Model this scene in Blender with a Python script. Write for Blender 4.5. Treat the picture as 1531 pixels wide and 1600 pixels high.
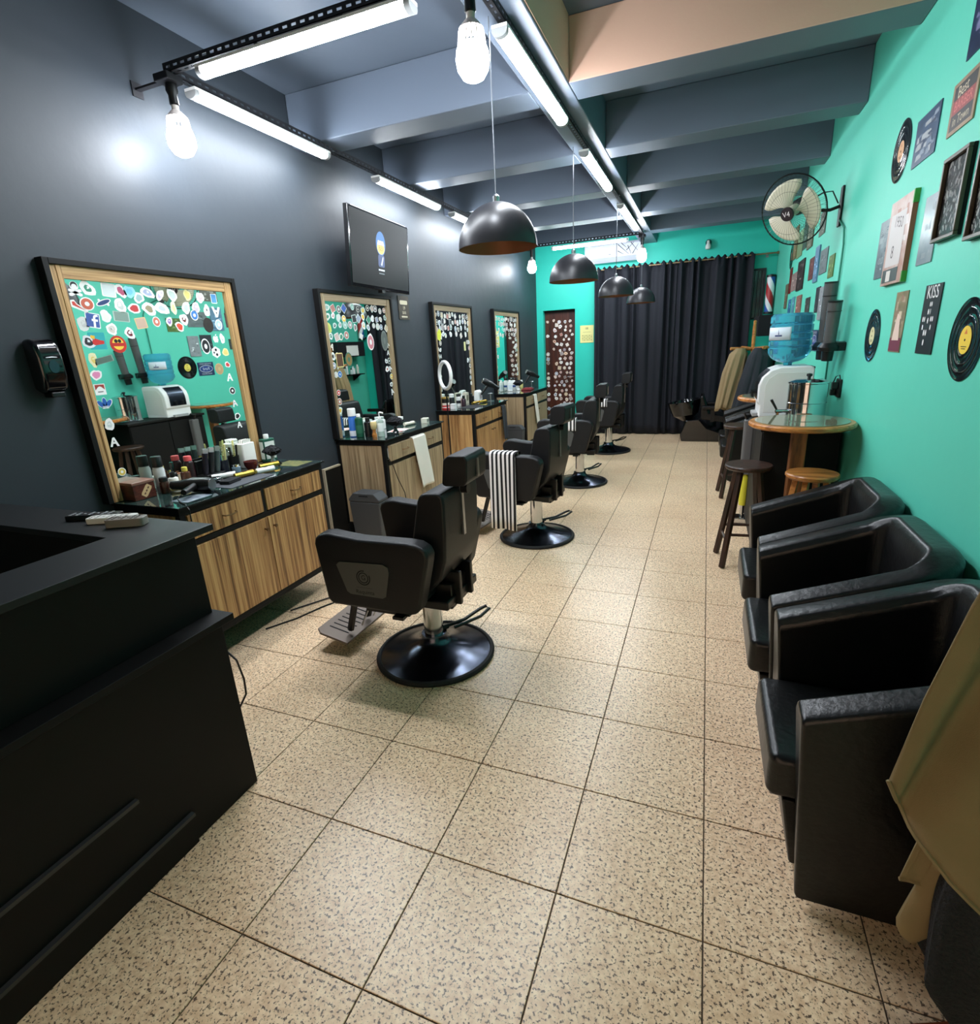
import bpy, math, random
from mathutils import Matrix, Vector
R = random.Random(7)
PI = math.pi
S = bpy.context.scene
COL = S.collection
for _o in list(bpy.data.objects): bpy.data.objects.remove(_o)

# ------------------------------------------------------------------ camera, world, exposure
cam_d = bpy.data.cameras.new('camera'); cam = bpy.data.objects.new('camera', cam_d); COL.objects.link(cam)
cam_d.sensor_fit = 'VERTICAL'; cam_d.sensor_height = 36.0; cam_d.lens = 828.43 / 1600 * 36.0
cam_d.clip_start = 0.05
def cam_rot(yaw, pitch, roll):
    f = Vector((math.sin(yaw)*math.cos(pitch), math.cos(yaw)*math.cos(pitch), -math.sin(pitch)))
    r = Vector((math.cos(yaw), -math.sin(yaw), 0)); u = r.cross(f)
    c, s = math.cos(roll), math.sin(roll)
    r2 = c*r + s*u; u2 = -s*r + c*u
    return Matrix((r2, u2, -f)).transposed()
cam.matrix_world = Matrix.Translation((-0.096, -1.194, 1.655)) @ cam_rot(-.3883, .3042, -.0541).to_4x4()
S.camera = cam
W = bpy.data.worlds.new('world'); S.world = W; W.use_nodes = True
W.node_tree.nodes['Background'].inputs[0].default_value = (1.0, .66, .46, 1)
W.node_tree.nodes['Background'].inputs[1].default_value = 1.7
S.view_settings.view_transform = 'Standard'; S.view_settings.look = 'None'
S.view_settings.gamma = 1.0; S.view_settings.use_curve_mapping = False
S.view_settings.exposure = 0.0
LED_TUBE, LED_BULB = 108.0, 130.0          # emission of the lamps built further down

XL, XR, YB, YF, ZC, ZB = -3.04, 0.83, 8.78, -2.6, 3.45, 3.12

# ------------------------------------------------------------------ materials
def lin(c):
    return tuple((x/255/12.92 if x/255 <= .04045 else ((x/255+.055)/1.055)**2.4) for x in c) + (1,)
MT = {}
def mat(name, c, rough=.5, metal=0., spec=.5, coat=0., bump=None, emit=0., alpha=1., trans=0., ior=1.45, var=None):
    """c sRGB; bump=(scale,strength); var=(scale, second colour, contrast)"""
    if name in MT: return MT[name]
    m = bpy.data.materials.new(name); m.use_nodes = True; nt = m.node_tree
    p = nt.nodes['Principled BSDF']
    p.inputs['Base Color'].default_value = lin(c); p.inputs['Roughness'].default_value = rough
    p.inputs['Metallic'].default_value = metal; p.inputs['Specular IOR Level'].default_value = spec
    p.inputs['Coat Weight'].default_value = coat; p.inputs['IOR'].default_value = ior
    p.inputs['Transmission Weight'].default_value = trans; p.inputs['Alpha'].default_value = alpha
    if emit:
        p.inputs['Emission Color'].default_value = lin(c); p.inputs['Emission Strength'].default_value = emit
    if bump or var:
        tc = nt.nodes.new('ShaderNodeNewGeometry')
        if bump:
            n = nt.nodes.new('ShaderNodeTexNoise'); n.inputs['Scale'].default_value = bump[0]; n.inputs['Detail'].default_value = 4
            b = nt.nodes.new('ShaderNodeBump'); b.inputs['Strength'].default_value = bump[1]; b.inputs['Distance'].default_value = .02
            nt.links.new(tc.outputs['Position'], n.inputs['Vector']); nt.links.new(n.outputs['Fac'], b.inputs['Height'])
            nt.links.new(b.outputs['Normal'], p.inputs['Normal'])
        if var:
            n = nt.nodes.new('ShaderNodeTexNoise'); n.inputs['Scale'].default_value = var[0]; n.inputs['Detail'].default_value = 6
            r = nt.nodes.new('ShaderNodeValToRGB'); k = var[2]
            r.color_ramp.elements[0].position = .5-k; r.color_ramp.elements[0].color = lin(c)
            r.color_ramp.elements[1].position = .5+k; r.color_ramp.elements[1].color = lin(var[1])
            nt.links.new(tc.outputs['Position'], n.inputs['Vector']); nt.links.new(n.outputs['Fac'], r.inputs['Fac'])
            nt.links.new(r.outputs['Color'], p.inputs['Base Color'])
    MT[name] = m
    return m
def wood(name, light, mid, dark, scale, rough=.45):
    """streaky veneer: scale = noise scale per world axis, small along the grain"""
    if name in MT: return MT[name]
    m = mat(name, mid, rough); nt = m.node_tree; p = nt.nodes['Principled BSDF']
    g = nt.nodes.new('ShaderNodeNewGeometry'); mp = nt.nodes.new('ShaderNodeMapping'); mp.inputs['Scale'].default_value = scale
    n = nt.nodes.new('ShaderNodeTexNoise'); n.inputs['Scale'].default_value = 1; n.inputs['Detail'].default_value = 5; n.inputs['Roughness'].default_value = .65
    r = nt.nodes.new('ShaderNodeValToRGB'); e = r.color_ramp.elements
    e[0].position = .36; e[0].color = lin(dark); e[1].position = .66; e[1].color = lin(light)
    k = r.color_ramp.elements.new(.47); k.color = lin(mid)
    nt.links.new(g.outputs['Position'], mp.inputs['Vector']); nt.links.new(mp.outputs['Vector'], n.inputs['Vector'])
    nt.links.new(n.outputs['Fac'], r.inputs['Fac']); nt.links.new(r.outputs['Color'], p.inputs['Base Color'])
    return m
def tile_material():
    m = mat('tile_granite', (214, 192, 166), .32); nt = m.node_tree; p = nt.nodes['Principled BSDF']
    g = nt.nodes.new('ShaderNodeNewGeometry')
    def noise(s, d):
        n = nt.nodes.new('ShaderNodeTexNoise'); n.inputs['Scale'].default_value = s; n.inputs['Detail'].default_value = d
        n.inputs['Roughness'].default_value = .6
        nt.links.new(g.outputs['Position'], n.inputs['Vector']); return n
    def ramp(n, a, b, ca, cb):
        r = nt.nodes.new('ShaderNodeValToRGB'); e = r.color_ramp.elements
        e[0].position = a; e[0].color = ca; e[1].position = b; e[1].color = cb
        nt.links.new(n.outputs['Fac'], r.inputs['Fac']); return r
    base = ramp(noise(45, 4), .38, .64, lin((220, 187, 150)), lin((244, 218, 182)))
    spk = ramp(noise(105, 4), .395, .455, (1, 1, 1, 1), (0, 0, 0, 1))
    dirt = ramp(noise(1.7, 3), .42, .7, (0, 0, 0, 1), (1, 1, 1, 1))
    mx = nt.nodes.new('ShaderNodeMixRGB'); mx.inputs['Color2'].default_value = lin((92, 74, 60))
    nt.links.new(spk.outputs['Color'], mx.inputs['Fac']); nt.links.new(base.outputs['Color'], mx.inputs['Color1'])
    m2 = nt.nodes.new('ShaderNodeMixRGB'); m2.blend_type = 'MULTIPLY'; m2.inputs['Color2'].default_value = (.86, .80, .76, 1)
    sc = nt.nodes.new('ShaderNodeMath'); sc.operation = 'MULTIPLY'; sc.inputs[1].default_value = .7
    nt.links.new(dirt.outputs['Color'], sc.inputs[0]); nt.links.new(sc.outputs[0], m2.inputs['Fac'])
    nt.links.new(mx.outputs['Color'], m2.inputs['Color1']); nt.links.new(m2.outputs['Color'], p.inputs['Base Color'])
    return m
def stripe_material(name, ca, cb, freq, axis):
    m = mat(name, ca, .85); nt = m.node_tree; p = nt.nodes['Principled BSDF']
    tc = nt.nodes.new('ShaderNodeTexCoord'); sp = nt.nodes.new('ShaderNodeSeparateXYZ')
    mu = nt.nodes.new('ShaderNodeMath'); mu.operation = 'MULTIPLY'; mu.inputs[1].default_value = freq
    fr = nt.nodes.new('ShaderNodeMath'); fr.operation = 'FRACT'
    gt = nt.nodes.new('ShaderNodeMath'); gt.operation = 'GREATER_THAN'; gt.inputs[1].default_value = .5
    mx = nt.nodes.new('ShaderNodeMixRGB'); mx.inputs['Color1'].default_value = lin(ca); mx.inputs['Color2'].default_value = lin(cb)
    nt.links.new(tc.outputs['Object'], sp.inputs[0]); nt.links.new(sp.outputs[axis], mu.inputs[0]); nt.links.new(mu.outputs[0], fr.inputs[0])
    nt.links.new(fr.outputs[0], gt.inputs[0]); nt.links.new(gt.outputs[0], mx.inputs['Fac']); nt.links.new(mx.outputs['Color'], p.inputs['Base Color'])
    return m
wall_slate = mat('wall_slate_paint', (43, 50, 57), .56, bump=(9, .10))
ceil_grey = mat('ceiling_slate_paint', (98, 109, 124), .45, bump=(6, .08))
warm_light_beige = mat('warm_light_beige', (212, 172, 150), .6, bump=(60, .05))  # beige colour adds to the warm light on the first bay's faces
teal = mat('teal_paint', (91, 206, 180), .5, bump=(7, .10))
teal_b = mat('teal_paint_rear', (40, 200, 180), .5, bump=(7, .08))
grout = mat('grout', (84, 70, 58), .9)
tile_m = tile_material()
wood_v = wood('zebrano_upright', (204, 164, 108), (160, 116, 70), (92, 62, 36), (22, 46, .9))
wood_g = wood('oak_upright', (178, 156, 122), (150, 128, 98), (118, 98, 72), (46, 46, 1.0))
wood_fh = wood('frame_veneer_level', (214, 178, 124), (182, 142, 94), (128, 94, 58), (30, 1.2, 70))
wood_fv = wood('frame_veneer_upright', (214, 178, 124), (182, 142, 94), (128, 94, 58), (30, 80, 1.2))
wood_gh = wood('frame_oak_level', (176, 154, 122), (152, 130, 100), (120, 100, 76), (30, 1.2, 70))
wood_gv = wood('frame_oak_upright', (176, 154, 122), (152, 130, 100), (120, 100, 76), (30, 80, 1.2))
wood_t = wood('honey_wood', (206, 142, 78), (176, 112, 54), (130, 78, 36), (4, 30, 30), .3)
wood_d = wood('dark_stained_wood', (66, 44, 32), (48, 31, 23), (30, 20, 15), (30, 30, 3), .4)
wood_rack = wood('rack_wood', (160, 108, 72), (128, 80, 50), (88, 52, 32), (5, 40, 40), .3)
door_m = wood('door_wood', (84, 42, 26), (64, 28, 18), (44, 18, 12), (20, 20, 1.2), .4)
black = mat('black_laminate', (8, 8, 8), .6, spec=.3)
black_top = mat('black_desk_top', (15, 18, 19), .5)
black_pl = mat('black_plastic', (9, 9, 10), .38)
black_gloss = mat('black_gloss', (10, 10, 13), .12, coat=.6)
black_matte = mat('black_matte', (16, 17, 22), .85)
rubber = mat('rubber', (18, 18, 18), .7)
vinyl_up = mat('chair_vinyl', (13, 14, 17), .5, bump=(160, .08))
leather = mat('armchair_leather', (13, 13, 14), .33, bump=(45, .10))
worn = mat('worn_leather', (74, 74, 78), .5, bump=(80, .5))
chrome = mat('chrome', (205, 208, 212), .10, metal=1)
steel = mat('brushed_steel', (170, 172, 176), .28, metal=1)
dark_steel = mat('dark_polished_steel', (78, 84, 96), .24, metal=1)
gold = mat('gold_metal', (206, 168, 76), .3, metal=1)
bronze = mat('bronze_lining', (150, 96, 64), .45, metal=.3)
copper = mat('copper', (160, 84, 54), .3, metal=.8)
mirror_m = mat('mirror_glass', (226, 236, 230), .012, metal=1)
white = mat('white_plastic', (232, 232, 230), .35)
paper = mat('white_paper', (236, 234, 228), .8)
grey = mat('grey_plastic', (62, 64, 66), .6, bump=(200, .1))
light_grey = mat('light_grey_plastic', (150, 152, 152), .45)
glass = mat('clear_glass', (225, 240, 235), .03, trans=1, ior=1.45)
glass_top = mat('counter_glass', (40, 62, 58), .06, coat=.6, var=(9, (22, 26, 28), .08))
bottle_blue = mat('bottle_blue', (112, 202, 234), .06, trans=.75, ior=1.25)
acrylic = mat('clear_acrylic', (170, 215, 200), .05, trans=1, ior=1.05)
smoke = mat('smoked_tube', (104, 104, 104), .25, trans=.35)
curtain_m = mat('curtain_cloth', (22, 25, 34), .8, bump=(300, .1))
cloth_w = mat('white_towel', (232, 228, 216), .95, bump=(400, .3))
cloth_d = mat('dark_cloth', (44, 48, 54), .9, bump=(300, .2))
khaki = mat('olive_twill', (142, 124, 90), .9, bump=(500, .15), var=(3, (122, 108, 76), .2))
beige_cloth = mat('beige_cloth', (146, 126, 92), .9, bump=(300, .2))
knit = mat('charcoal_knit', (36, 37, 41), .95, bump=(120, .9))
led = mat('led_diffuser', (240, 246, 253), .4, emit=LED_TUBE)
bulb_m = mat('led_bulb_glow', (240, 246, 255), .4, emit=LED_BULB)
bulb_fin = mat('bulb_fins', (206, 196, 190), .4)
track_m = mat('black_slotted_steel', (30, 30, 34), .5, metal=.3)
stripe_towel = stripe_material('striped_towel', (236, 230, 228), (26, 24, 26), 25.5, 0)
def C(c, rough=.5, **k):
    return mat('print_%d_%d_%d_%d' % (c[0], c[1], c[2], int(rough*100)), c, rough, **k)

# ------------------------------------------------------------------ mesh builder
class B:
    def __init__(s): s.v, s.f, s.m = [], [], []
    def add(s, vs, fs, m=0, T=None):
        k = len(s.v)
        s.v += [tuple(T @ Vector(p)) for p in vs] if T else [tuple(p) for p in vs]
        s.f += [tuple(i+k for i in q) for q in fs]; s.m += [m]*len(fs); return s
    def box(s, x0, x1, y0, y1, z0, z1, m=0, T=None):
        return s.add([(x0,y0,z0),(x1,y0,z0),(x1,y1,z0),(x0,y1,z0),(x0,y0,z1),(x1,y0,z1),(x1,y1,z1),(x0,y1,z1)],
                     [(3,2,1,0),(4,5,6,7),(0,1,5,4),(1,2,6,5),(2,3,7,6),(3,0,4,7)], m, T)
    def prism(s, poly, ax, a, b, m=0, T=None):
        """poly = 2D outline in the two other axes (xy for z, xz for y, yz for x)"""
        n = len(poly)
        def P(p, t): return {'z': (p[0], p[1], t), 'y': (p[0], t, p[1]), 'x': (t, p[0], p[1])}[ax]
        vs = [P(p, a) for p in poly] + [P(p, b) for p in poly]
        fs = [tuple(range(n))[::-1], tuple(range(n, 2*n))] + [(i, (i+1) % n, n+(i+1) % n, n+i) for i in range(n)]
        return s.add(vs, fs, m, T)
    def lathe(s, prof, n=24, m=0, T=None):
        vs, fs = [], []; ring = []
        for r, z in prof:
            if r < 1e-6: ring.append([len(vs)]); vs.append((0, 0, z))
            else:
                ring.append(list(range(len(vs), len(vs)+n)))
                vs += [(r*math.cos(2*PI*i/n), r*math.sin(2*PI*i/n), z) for i in range(n)]
        for a, b in zip(ring, ring[1:]):
            for i in range(n):
                j = (i+1) % n
                if len(a) == 1 and len(b) == 1: continue
                if len(a) == 1: fs.append((a[0], b[j], b[i]))
                elif len(b) == 1: fs.append((a[i], a[j], b[0]))
                else: fs.append((a[i], a[j], b[j], b[i]))
        return s.add(vs, fs, m, T)
    def cyl(s, p, q, r, n=12, m=0, r2=None):
        p, q = Vector(p), Vector(q); d = q-p; L = d.length
        T = Matrix.Translation(p) @ d.to_track_quat('Z', 'Y').to_matrix().to_4x4()
        r2 = r if r2 is None else r2
        return s.lathe([(0, 0), (r, 0), (r2, L), (0, L)], n, m, T)
    def tube(s, pts, r, n=8, m=0, closed=False):
        pts = [Vector(p) for p in pts]; N = len(pts); vs, fs = [], []
        up = Vector((0, 0, 1)); last = None
        for i, p in enumerate(pts):
            a = pts[i-1] if (i > 0 or closed) else p; b = pts[(i+1) % N] if (i < N-1 or closed) else p
            d = (b-a).normalized()
            x = (last - d*last.dot(d)) if last else (up.cross(d) if abs(d.z) < .95 else Vector((1, 0, 0)).cross(d))
            x.normalize(); last = x; y = d.cross(x)
            rr = r[i] if isinstance(r, (list, tuple)) else r
            vs += [tuple(p + rr*(math.cos(2*PI*k/n)*x + math.sin(2*PI*k/n)*y)) for k in range(n)]
        for i in range(N if closed else N-1):
            j = (i+1) % N
            for k in range(n): l = (k+1) % n; fs.append((i*n+k, i*n+l, j*n+l, j*n+k))
        if not closed: fs += [tuple(range(n))[::-1], tuple(range((N-1)*n, N*n))]
        return s.add(vs, fs, m)
    def grid(s, fn, nu, nv, m=0, T=None):
        vs = [fn(i/nu, j/nv) for j in range(nv+1) for i in range(nu+1)]
        fs = [(j*(nu+1)+i, j*(nu+1)+i+1, (j+1)*(nu+1)+i+1, (j+1)*(nu+1)+i) for j in range(nv) for i in range(nu)]
        return s.add(vs, fs, m, T)
    def poly(s, pts, m=0, T=None): return s.add(pts, [tuple(range(len(pts)))], m, T)
    def text(s, txt, size, T, m=0):
        c = bpy.data.curves.new('t', 'FONT'); c.body = txt; c.size = size; c.align_x = 'CENTER'; c.align_y = 'CENTER'
        c.resolution_u = 3
        o = bpy.data.objects.new('t', c); COL.objects.link(o)
        me = bpy.data.meshes.new_from_object(o)
        s.add([v.co[:] for v in me.vertices], [tuple(p.vertices) for p in me.polygons], m, T)
        bpy.data.objects.remove(o); bpy.data.meshes.remove(me); bpy.data.curves.remove(c); return s
    def mesh(s, name, mats, smooth=35):
        me = bpy.data.meshes.new(name); me.from_pydata(s.v, [], s.f)
        for x in (mats if isinstance(mats, (list, tuple)) else [mats]): me.materials.append(x)
        me.polygons.foreach_set('material_index', s.m)
        if smooth:
            me.polygons.foreach_set('use_smooth', [True]*len(me.polygons)); me.set_sharp_from_angle(angle=math.radians(smooth))
        me.update(); return me
    def obj(s, name, mats, parent=None, bevel=None, smooth=35, sub=0, solid=0):
        o = bpy.data.objects.new(name, s.mesh(name, mats, smooth)); COL.objects.link(o)
        if parent: o.parent = parent
        if solid: md = o.modifiers.new('t', 'SOLIDIFY'); md.thickness = solid; md.offset = 0
        if bevel:
            md = o.modifiers.new('b', 'BEVEL'); md.width = bevel[0]; md.segments = bevel[1]; md.limit_method = 'ANGLE'; md.angle_limit = math.radians(35)
            md.harden_normals = True
        if sub: md = o.modifiers.new('s', 'SUBSURF'); md.levels = sub; md.render_levels = sub
        return o
def rrect(x0, x1, y0, y1, r, n=5):
    o = []
    for cx, cy, a in ((x1-r, y1-r, 0), (x0+r, y1-r, 90), (x0+r, y0+r, 180), (x1-r, y0+r, 270)):
        o += [(cx+r*math.cos(math.radians(a+90*i/n)), cy+r*math.sin(math.radians(a+90*i/n))) for i in range(n+1)]
    return o
def circ(r, n=24, cx=0, cy=0, ry=None):
    return [(cx+r*math.cos(2*PI*i/n), cy+(ry or r)*math.sin(2*PI*i/n)) for i in range(n)]
def tag(o, label, cat, group=None):
    o['label'] = label; o['category'] = cat
    if group: o['group'] = group
    return o
def thing(name, label, cat, loc=(0, 0, 0), rz=0, group=None):
    o = bpy.data.objects.new(name, None); COL.objects.link(o); o.empty_display_size = .05
    o.location = loc; o.rotation_euler = (0, 0, rz)
    return tag(o, label, cat, group)
def struct(o): o['kind'] = 'structure'; return o
def kids(o): return [c for c in bpy.data.objects if c.parent == o]
def dup(o, loc=None, rz=None, label=None, parent=None):
    c = o.copy(); COL.objects.link(c); c.parent = parent
    if loc is not None: c.location = loc
    if rz is not None: c.rotation_euler = (0, 0, rz)
    if label: c['label'] = label
    for k in kids(o): dup(k, parent=c)
    return c
def TR(x, y, z): return Matrix.Translation((x, y, z))
def RX(a): return Matrix.Rotation(math.radians(a), 4, 'X')
def RY(a): return Matrix.Rotation(math.radians(a), 4, 'Y')
def RZ(a): return Matrix.Rotation(math.radians(a), 4, 'Z')

# ------------------------------------------------------------------ room shell
TS = .43
floor = struct(B().box(XL, XR, YF, YB, -.08, -.004).obj('floor', grout))
tm = {}
def tile(x0, x1, y0, y1):
    w, h = round(x1-x0, 4), round(y1-y0, 4); g = .0022
    if (w, h) not in tm:
        b = B(); t = .0012
        a = [(-w/2+g, -h/2+g), (w/2-g, -h/2+g), (w/2-g, h/2-g), (-w/2+g, h/2-g)]
        i = [(x*(1-2*t/w), y*(1-2*t/h)) for x, y in a]
        b.add([(x, y, -.006) for x, y in a]+[(x, y, -.001) for x, y in a]+[(x, y, 0) for x, y in i],
              [(8, 9, 10, 11)]+[(k, (k+1) % 4, 4+(k+1) % 4, 4+k) for k in range(4)]+[(4+k, 4+(k+1) % 4, 8+(k+1) % 4, 8+k) for k in range(4)])
        tm[(w, h)] = b.mesh('tile', tile_m, 0)
    o = bpy.data.objects.new('tile', tm[(w, h)]); COL.objects.link(o); o.parent = floor
    o.location = ((x0+x1)/2, (y0+y1)/2, 0)
for j in range(-4, 21):
    for i in range(-8, 2):
        x0, x1 = max(i*TS, XL), min((i+1)*TS, XR); y0, y1 = j*TS, min((j+1)*TS, YB)
        if x1-x0 > .02 and y1-y0 > .05: tile(x0, x1, y0, y1)
struct(B().box(XL-.12, XL, YF-.12, YB+.25, -.08, ZC+.1).obj('wall_left', wall_slate))
struct(B().box(XR, XR+.12, YF-.12, YB+.25, -.08, ZC+.1).obj('wall_right', teal))
b = B(); b.box(XL, -2.3, YF-.12, YF, -.08, ZC+.1); b.box(.5, XR, YF-.12, YF, -.08, ZC+.1); b.box(-2.3, .5, YF-.12, YF, 2.6, ZC+.1); b.box(-2.3, .5, YF-.12, YF, -.08, .3)
struct(b.obj('wall_front', teal))
wf = struct(bpy.data.objects.new('window_2', None)); COL.objects.link(wf)
B().box(-2.3, .5, YF-.07, YF-.064, .3, 2.6).obj('shopfront_pane', mat('shop_glass', (245, 248, 248), .0, trans=1, ior=1.0), wf)
for a in ((-2.3, -2.26, .3, 2.6), (.46, .5, .3, 2.6), (-.92, -.88, .3, 2.6), (-2.26, -.92, 2.56, 2.6), (-.88, .46, 2.56, 2.6), (-2.26, -.92, .3, .34), (-.88, .46, .3, .34)): B().box(a[0], a[1], YF-.10, YF-.03, a[2], a[3]).obj('window_frame', black, wf)
DX0, DX1, DZ = -2.92, -2.33, 2.2
b = B(); b.box(XL, DX0, YB, YB+.25, -.08, ZC+.1); b.box(DX1, XR, YB, YB+.25, -.08, ZC+.1); b.box(DX0, DX1, YB, YB+.25, DZ, ZC+.1)
b.box(DX0, DX1, YB+.16, YB+.25, -.08, DZ)
struct(b.obj('wall_back', teal_b))
struct(B().box(XL, XR, YF, YB, ZC, ZC+.1).obj('ceiling', ceil_grey))
BX0, BX1 = -1.215, -.965
# cross ribs either side of the long beam, each its own length of concrete
n_trim = 1
struct(B().box(BX0, BX1, YF, YB, ZB, ZC).obj('trim_1', [ceil_grey], bevel=(.008, 2)))
for k in range(5):
    y = 2.53+1.28*k
    for (a, c) in ((XL, BX0), (BX1, XR)):
        n_trim += 1
        bb = B().box(a, c, y, y+.26, ZB, ZC)
        if a == BX1 and k == 0: bb.m[2] = 1  # near face coloured beige to stand in for warm light
        struct(bb.obj('trim_%d' % n_trim, [ceil_grey, warm_light_beige], bevel=(.008, 2)))
# warm light painted in beige on the first bay's side of the long beam
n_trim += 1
struct(B().box(BX1+.001, BX1+.005, YF+.01, 2.52, ZB+.012, ZC-.002).obj('trim_%d' % n_trim, warm_light_beige))
# flaked patch of plaster in the ceiling
n_trim += 1
b = B(); pts = [(-.09+.05*math.cos(t*.63)*(1+.5*R.random()), .2*math.sin(t*.63)*(1+.4*R.random())) for t in range(10)]
b.prism([(p[0]*2.2, p[1]) for p in pts], 'z', -.008, 0, 0)
o = struct(b.obj('trim_%d' % n_trim, mat('flaked_plaster', (150, 152, 150), .9, bump=(30, .6)))); o.location = (.12, 6.02, ZC-.0005); o.rotation_euler = (0, 0, .5)

# door in the rear wall, covered in stickers
STK_COLS = [(236, 232, 226), (240, 236, 232), (228, 216, 206), (214, 190, 176), (240, 240, 240), (206, 196, 210), (226, 200, 170)]
INK = [(40, 40, 46), (196, 52, 48), (52, 92, 170), (232, 190, 60), (60, 140, 110), (120, 80, 140), (90, 90, 96), (220, 120, 60), (30, 30, 34), (70, 160, 200)]
PALE = [(214, 206, 200), (196, 176, 168), (160, 150, 150), (206, 190, 160), (150, 160, 180), (180, 120, 110), (120, 110, 110), (226, 222, 216)]
def blob(r, k=0, n=14, amp=.22, asp=1.):
    ph = [R.random()*6.28 for _ in range(3)]
    o = []
    for i in range(n):
        t = 2*PI*i/n
        q = r*(1+amp*(.5*math.sin(2*t+ph[0])+.35*math.sin(3*t+ph[1])+.3*math.sin(5*t+ph[2])))
        o.append((q*math.cos(t)*asp, q*math.sin(t)))
    return o
def sticker(parent, u, v, r, T0, kind='blob', rot=0, ink=None, base=(238, 238, 234), asp=1.):
    """a flat printed sticker: white die-cut backing with inked shapes on top; T0 maps (u right, v up, out) to the room"""
    b = B(); mats = [C(base, .5)]; T = T0 @ TR(u, v, 0) @ RZ(rot)
    def layer(pts, c, h, sh=1.):
        if c is None: mi = 0
        else:
            mm = C(c, .5)
            if mm not in mats: mats.append(mm)
            mi = mats.index(mm)
        b.poly([(x*sh, y*sh, h) for x, y in pts], mi, T)
    def back(pts):   # backing with a little thickness
        b.prism(pts, 'z', .0002, .0007, 0, T)
    k1, k2 = .0010, .0013
    ink = ink or R.choice(INK)
    if kind == 'round':
        back(circ(r, 20, ry=r*asp)); layer(circ(r*.84, 20, ry=r*.84*asp), ink, k1); layer(circ(r*.34, 12, ry=r*.34*asp), base, k2)
    elif kind == 'square':
        back(rrect(-r*asp, r*asp, -r, r, r*.18, 2)); layer(rrect(-r*.86*asp, r*.86*asp, -r*.86, r*.86, r*.1, 2), ink, k1)
    elif kind == 'f':
        back(rrect(-r, r, -r, r, r*.12, 2)); layer(rrect(-r*.88, r*.88, -r*.88, r*.88, r*.08, 2), (62, 90, 160), k1)
        layer([(.05, -.88), (.36, -.88), (.36, -.1), (.66, -.1), (.7, .2), (.36, .2), (.36, .4), (.5, .56), (.72, .56), (.72, .82), (.4, .82), (.14, .68), (.05, .4), (.05, .2), (-.15, .2), (-.15, -.1), (.05, -.1)], (244, 244, 246), k2, r)
    elif kind == 'skull':
        for s_ in (1, -1): back([(x*r, y*r) for x, y in ((-.9*s_, -.95), (-.6*s_, -1.), (.95*s_, -.3), (.85*s_, 0), (.6*s_, 0), (-.95*s_, -.65))])
        back(circ(r*.62, 16, 0, r*.42)); layer(circ(r*.5, 14, 0, r*.5), (30, 30, 32), k1); layer(circ(r*.4, 12, 0, r*.3), (240, 240, 240), k2)
    elif kind == 'badge':
        back(circ(r, 24)); layer(circ(r*.97, 24), (196, 48, 36), k1); layer(circ(r*.70, 20, 0, r*.06), (244, 200, 70), k2)
        layer([(-.8*r, -.22*r), (.8*r, -.22*r), (.8*r, .16*r), (-.8*r, .16*r)], (190, 40, 34), .0016)
        layer(circ(r*.22, 10, -r*.22, r*.38), (30, 26, 24), .0016); layer(circ(r*.22, 10, r*.22, r*.38), (30, 26, 24), .0016)
    elif kind == 'trefoil':
        for a in (-42, 0, 42):
            ca, sa = math.cos(math.radians(a)), math.sin(math.radians(a))
            q = [(x*ca+(y+.6)*sa, -x*sa+(y+.6)*ca-.6) for x, y in circ(.34, 12, 0, .25, .72)]
            back([(x*r*1.12, y*r*1.1) for x, y in q]); layer(q, (40, 96, 176), k1, r)
        for i in range(3): layer([(-.5, -.3-.15*i), (.5, -.3-.15*i), (.5, -.37-.15*i), (-.5, -.37-.15*i)], (240, 240, 240), k2, r)
    elif kind == 'apple':
        back([(x*r, y*r) for x, y in ((0, .45), (.35, .6), (.7, .45), (.55, .1), (.72, -.25), (.4, -.85), (0, -.75), (-.4, -.85), (-.75, -.2), (-.7, .3), (-.35, .6))])
        back([(x*r, y*r) for x, y in ((0, .6), (.3, .75), (.35, 1.05), (.05, .9))])
    elif kind == 'shoe':
        back([(x*r, y*r) for x, y in ((-1, .55), (-.6, .7), (-.3, .35), (.5, -.05), (1.05, -.25), (1.05, -.55), (-.95, -.2))])
        layer([(-.85, .4), (-.55, .5), (-.3, .2), (.5, -.18), (.8, -.3), (-.75, .02)], (204, 66, 58), k1, r)
    elif kind == 'board':
        back([(x*r*1.25, y*r*.42) for x, y in circ(1, 16)]); back(circ(r*.2, 8, -r*.5, r*.5)); back(circ(r*.2, 8, r*.5, -r*.5))
        layer([(x*r*1.1, y*r*.3) for x, y in circ(1, 16)], (36, 60, 110), k1)
    elif kind == 'peak':      # red and white pack style square
        back(rrect(-r, r, -r, r, r*.05, 1)); layer([(-.85, .85), (-.85, -.1), (-.3, .45), (0, .55), (.3, .45), (.85, -.1), (.85, .85)], (158, 62, 54), k1, r)
        layer([(-.5, -.35), (.5, -.35), (.5, -.5), (-.5, -.5)], (70, 60, 60), k1, r)
    elif kind == 'car':
        b.prism(rrect(-r, r, -r, r, r*.05, 1), 'z', .0002, .0005, 0, T)
        layer([(-.7, -.3), (-.6, .1), (-.2, .3), (.3, .1), (.8, 0), (.75, -.35), (-.4, -.5)], (206, 50, 48), k1, r)
        layer([(-.75, .35), (-.3, .2), (-.2, .6), (-.7, .7)], (236, 190, 60), k1, r)
    elif kind == 'hex':
        q = [(r*math.cos(math.radians(60*i+30)), r*math.sin(math.radians(60*i+30))) for i in range(6)]
        back(q); layer(circ(r*.26, 6, 0, r*.4), (26, 26, 28), k1); layer(circ(r*.26, 6, r*.1, -r*.4), (26, 26, 28), k1); layer(circ(r*.2, 6, -r*.45, -.05*r), (90, 90, 94), k1)
    elif kind == 'letter':
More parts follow.
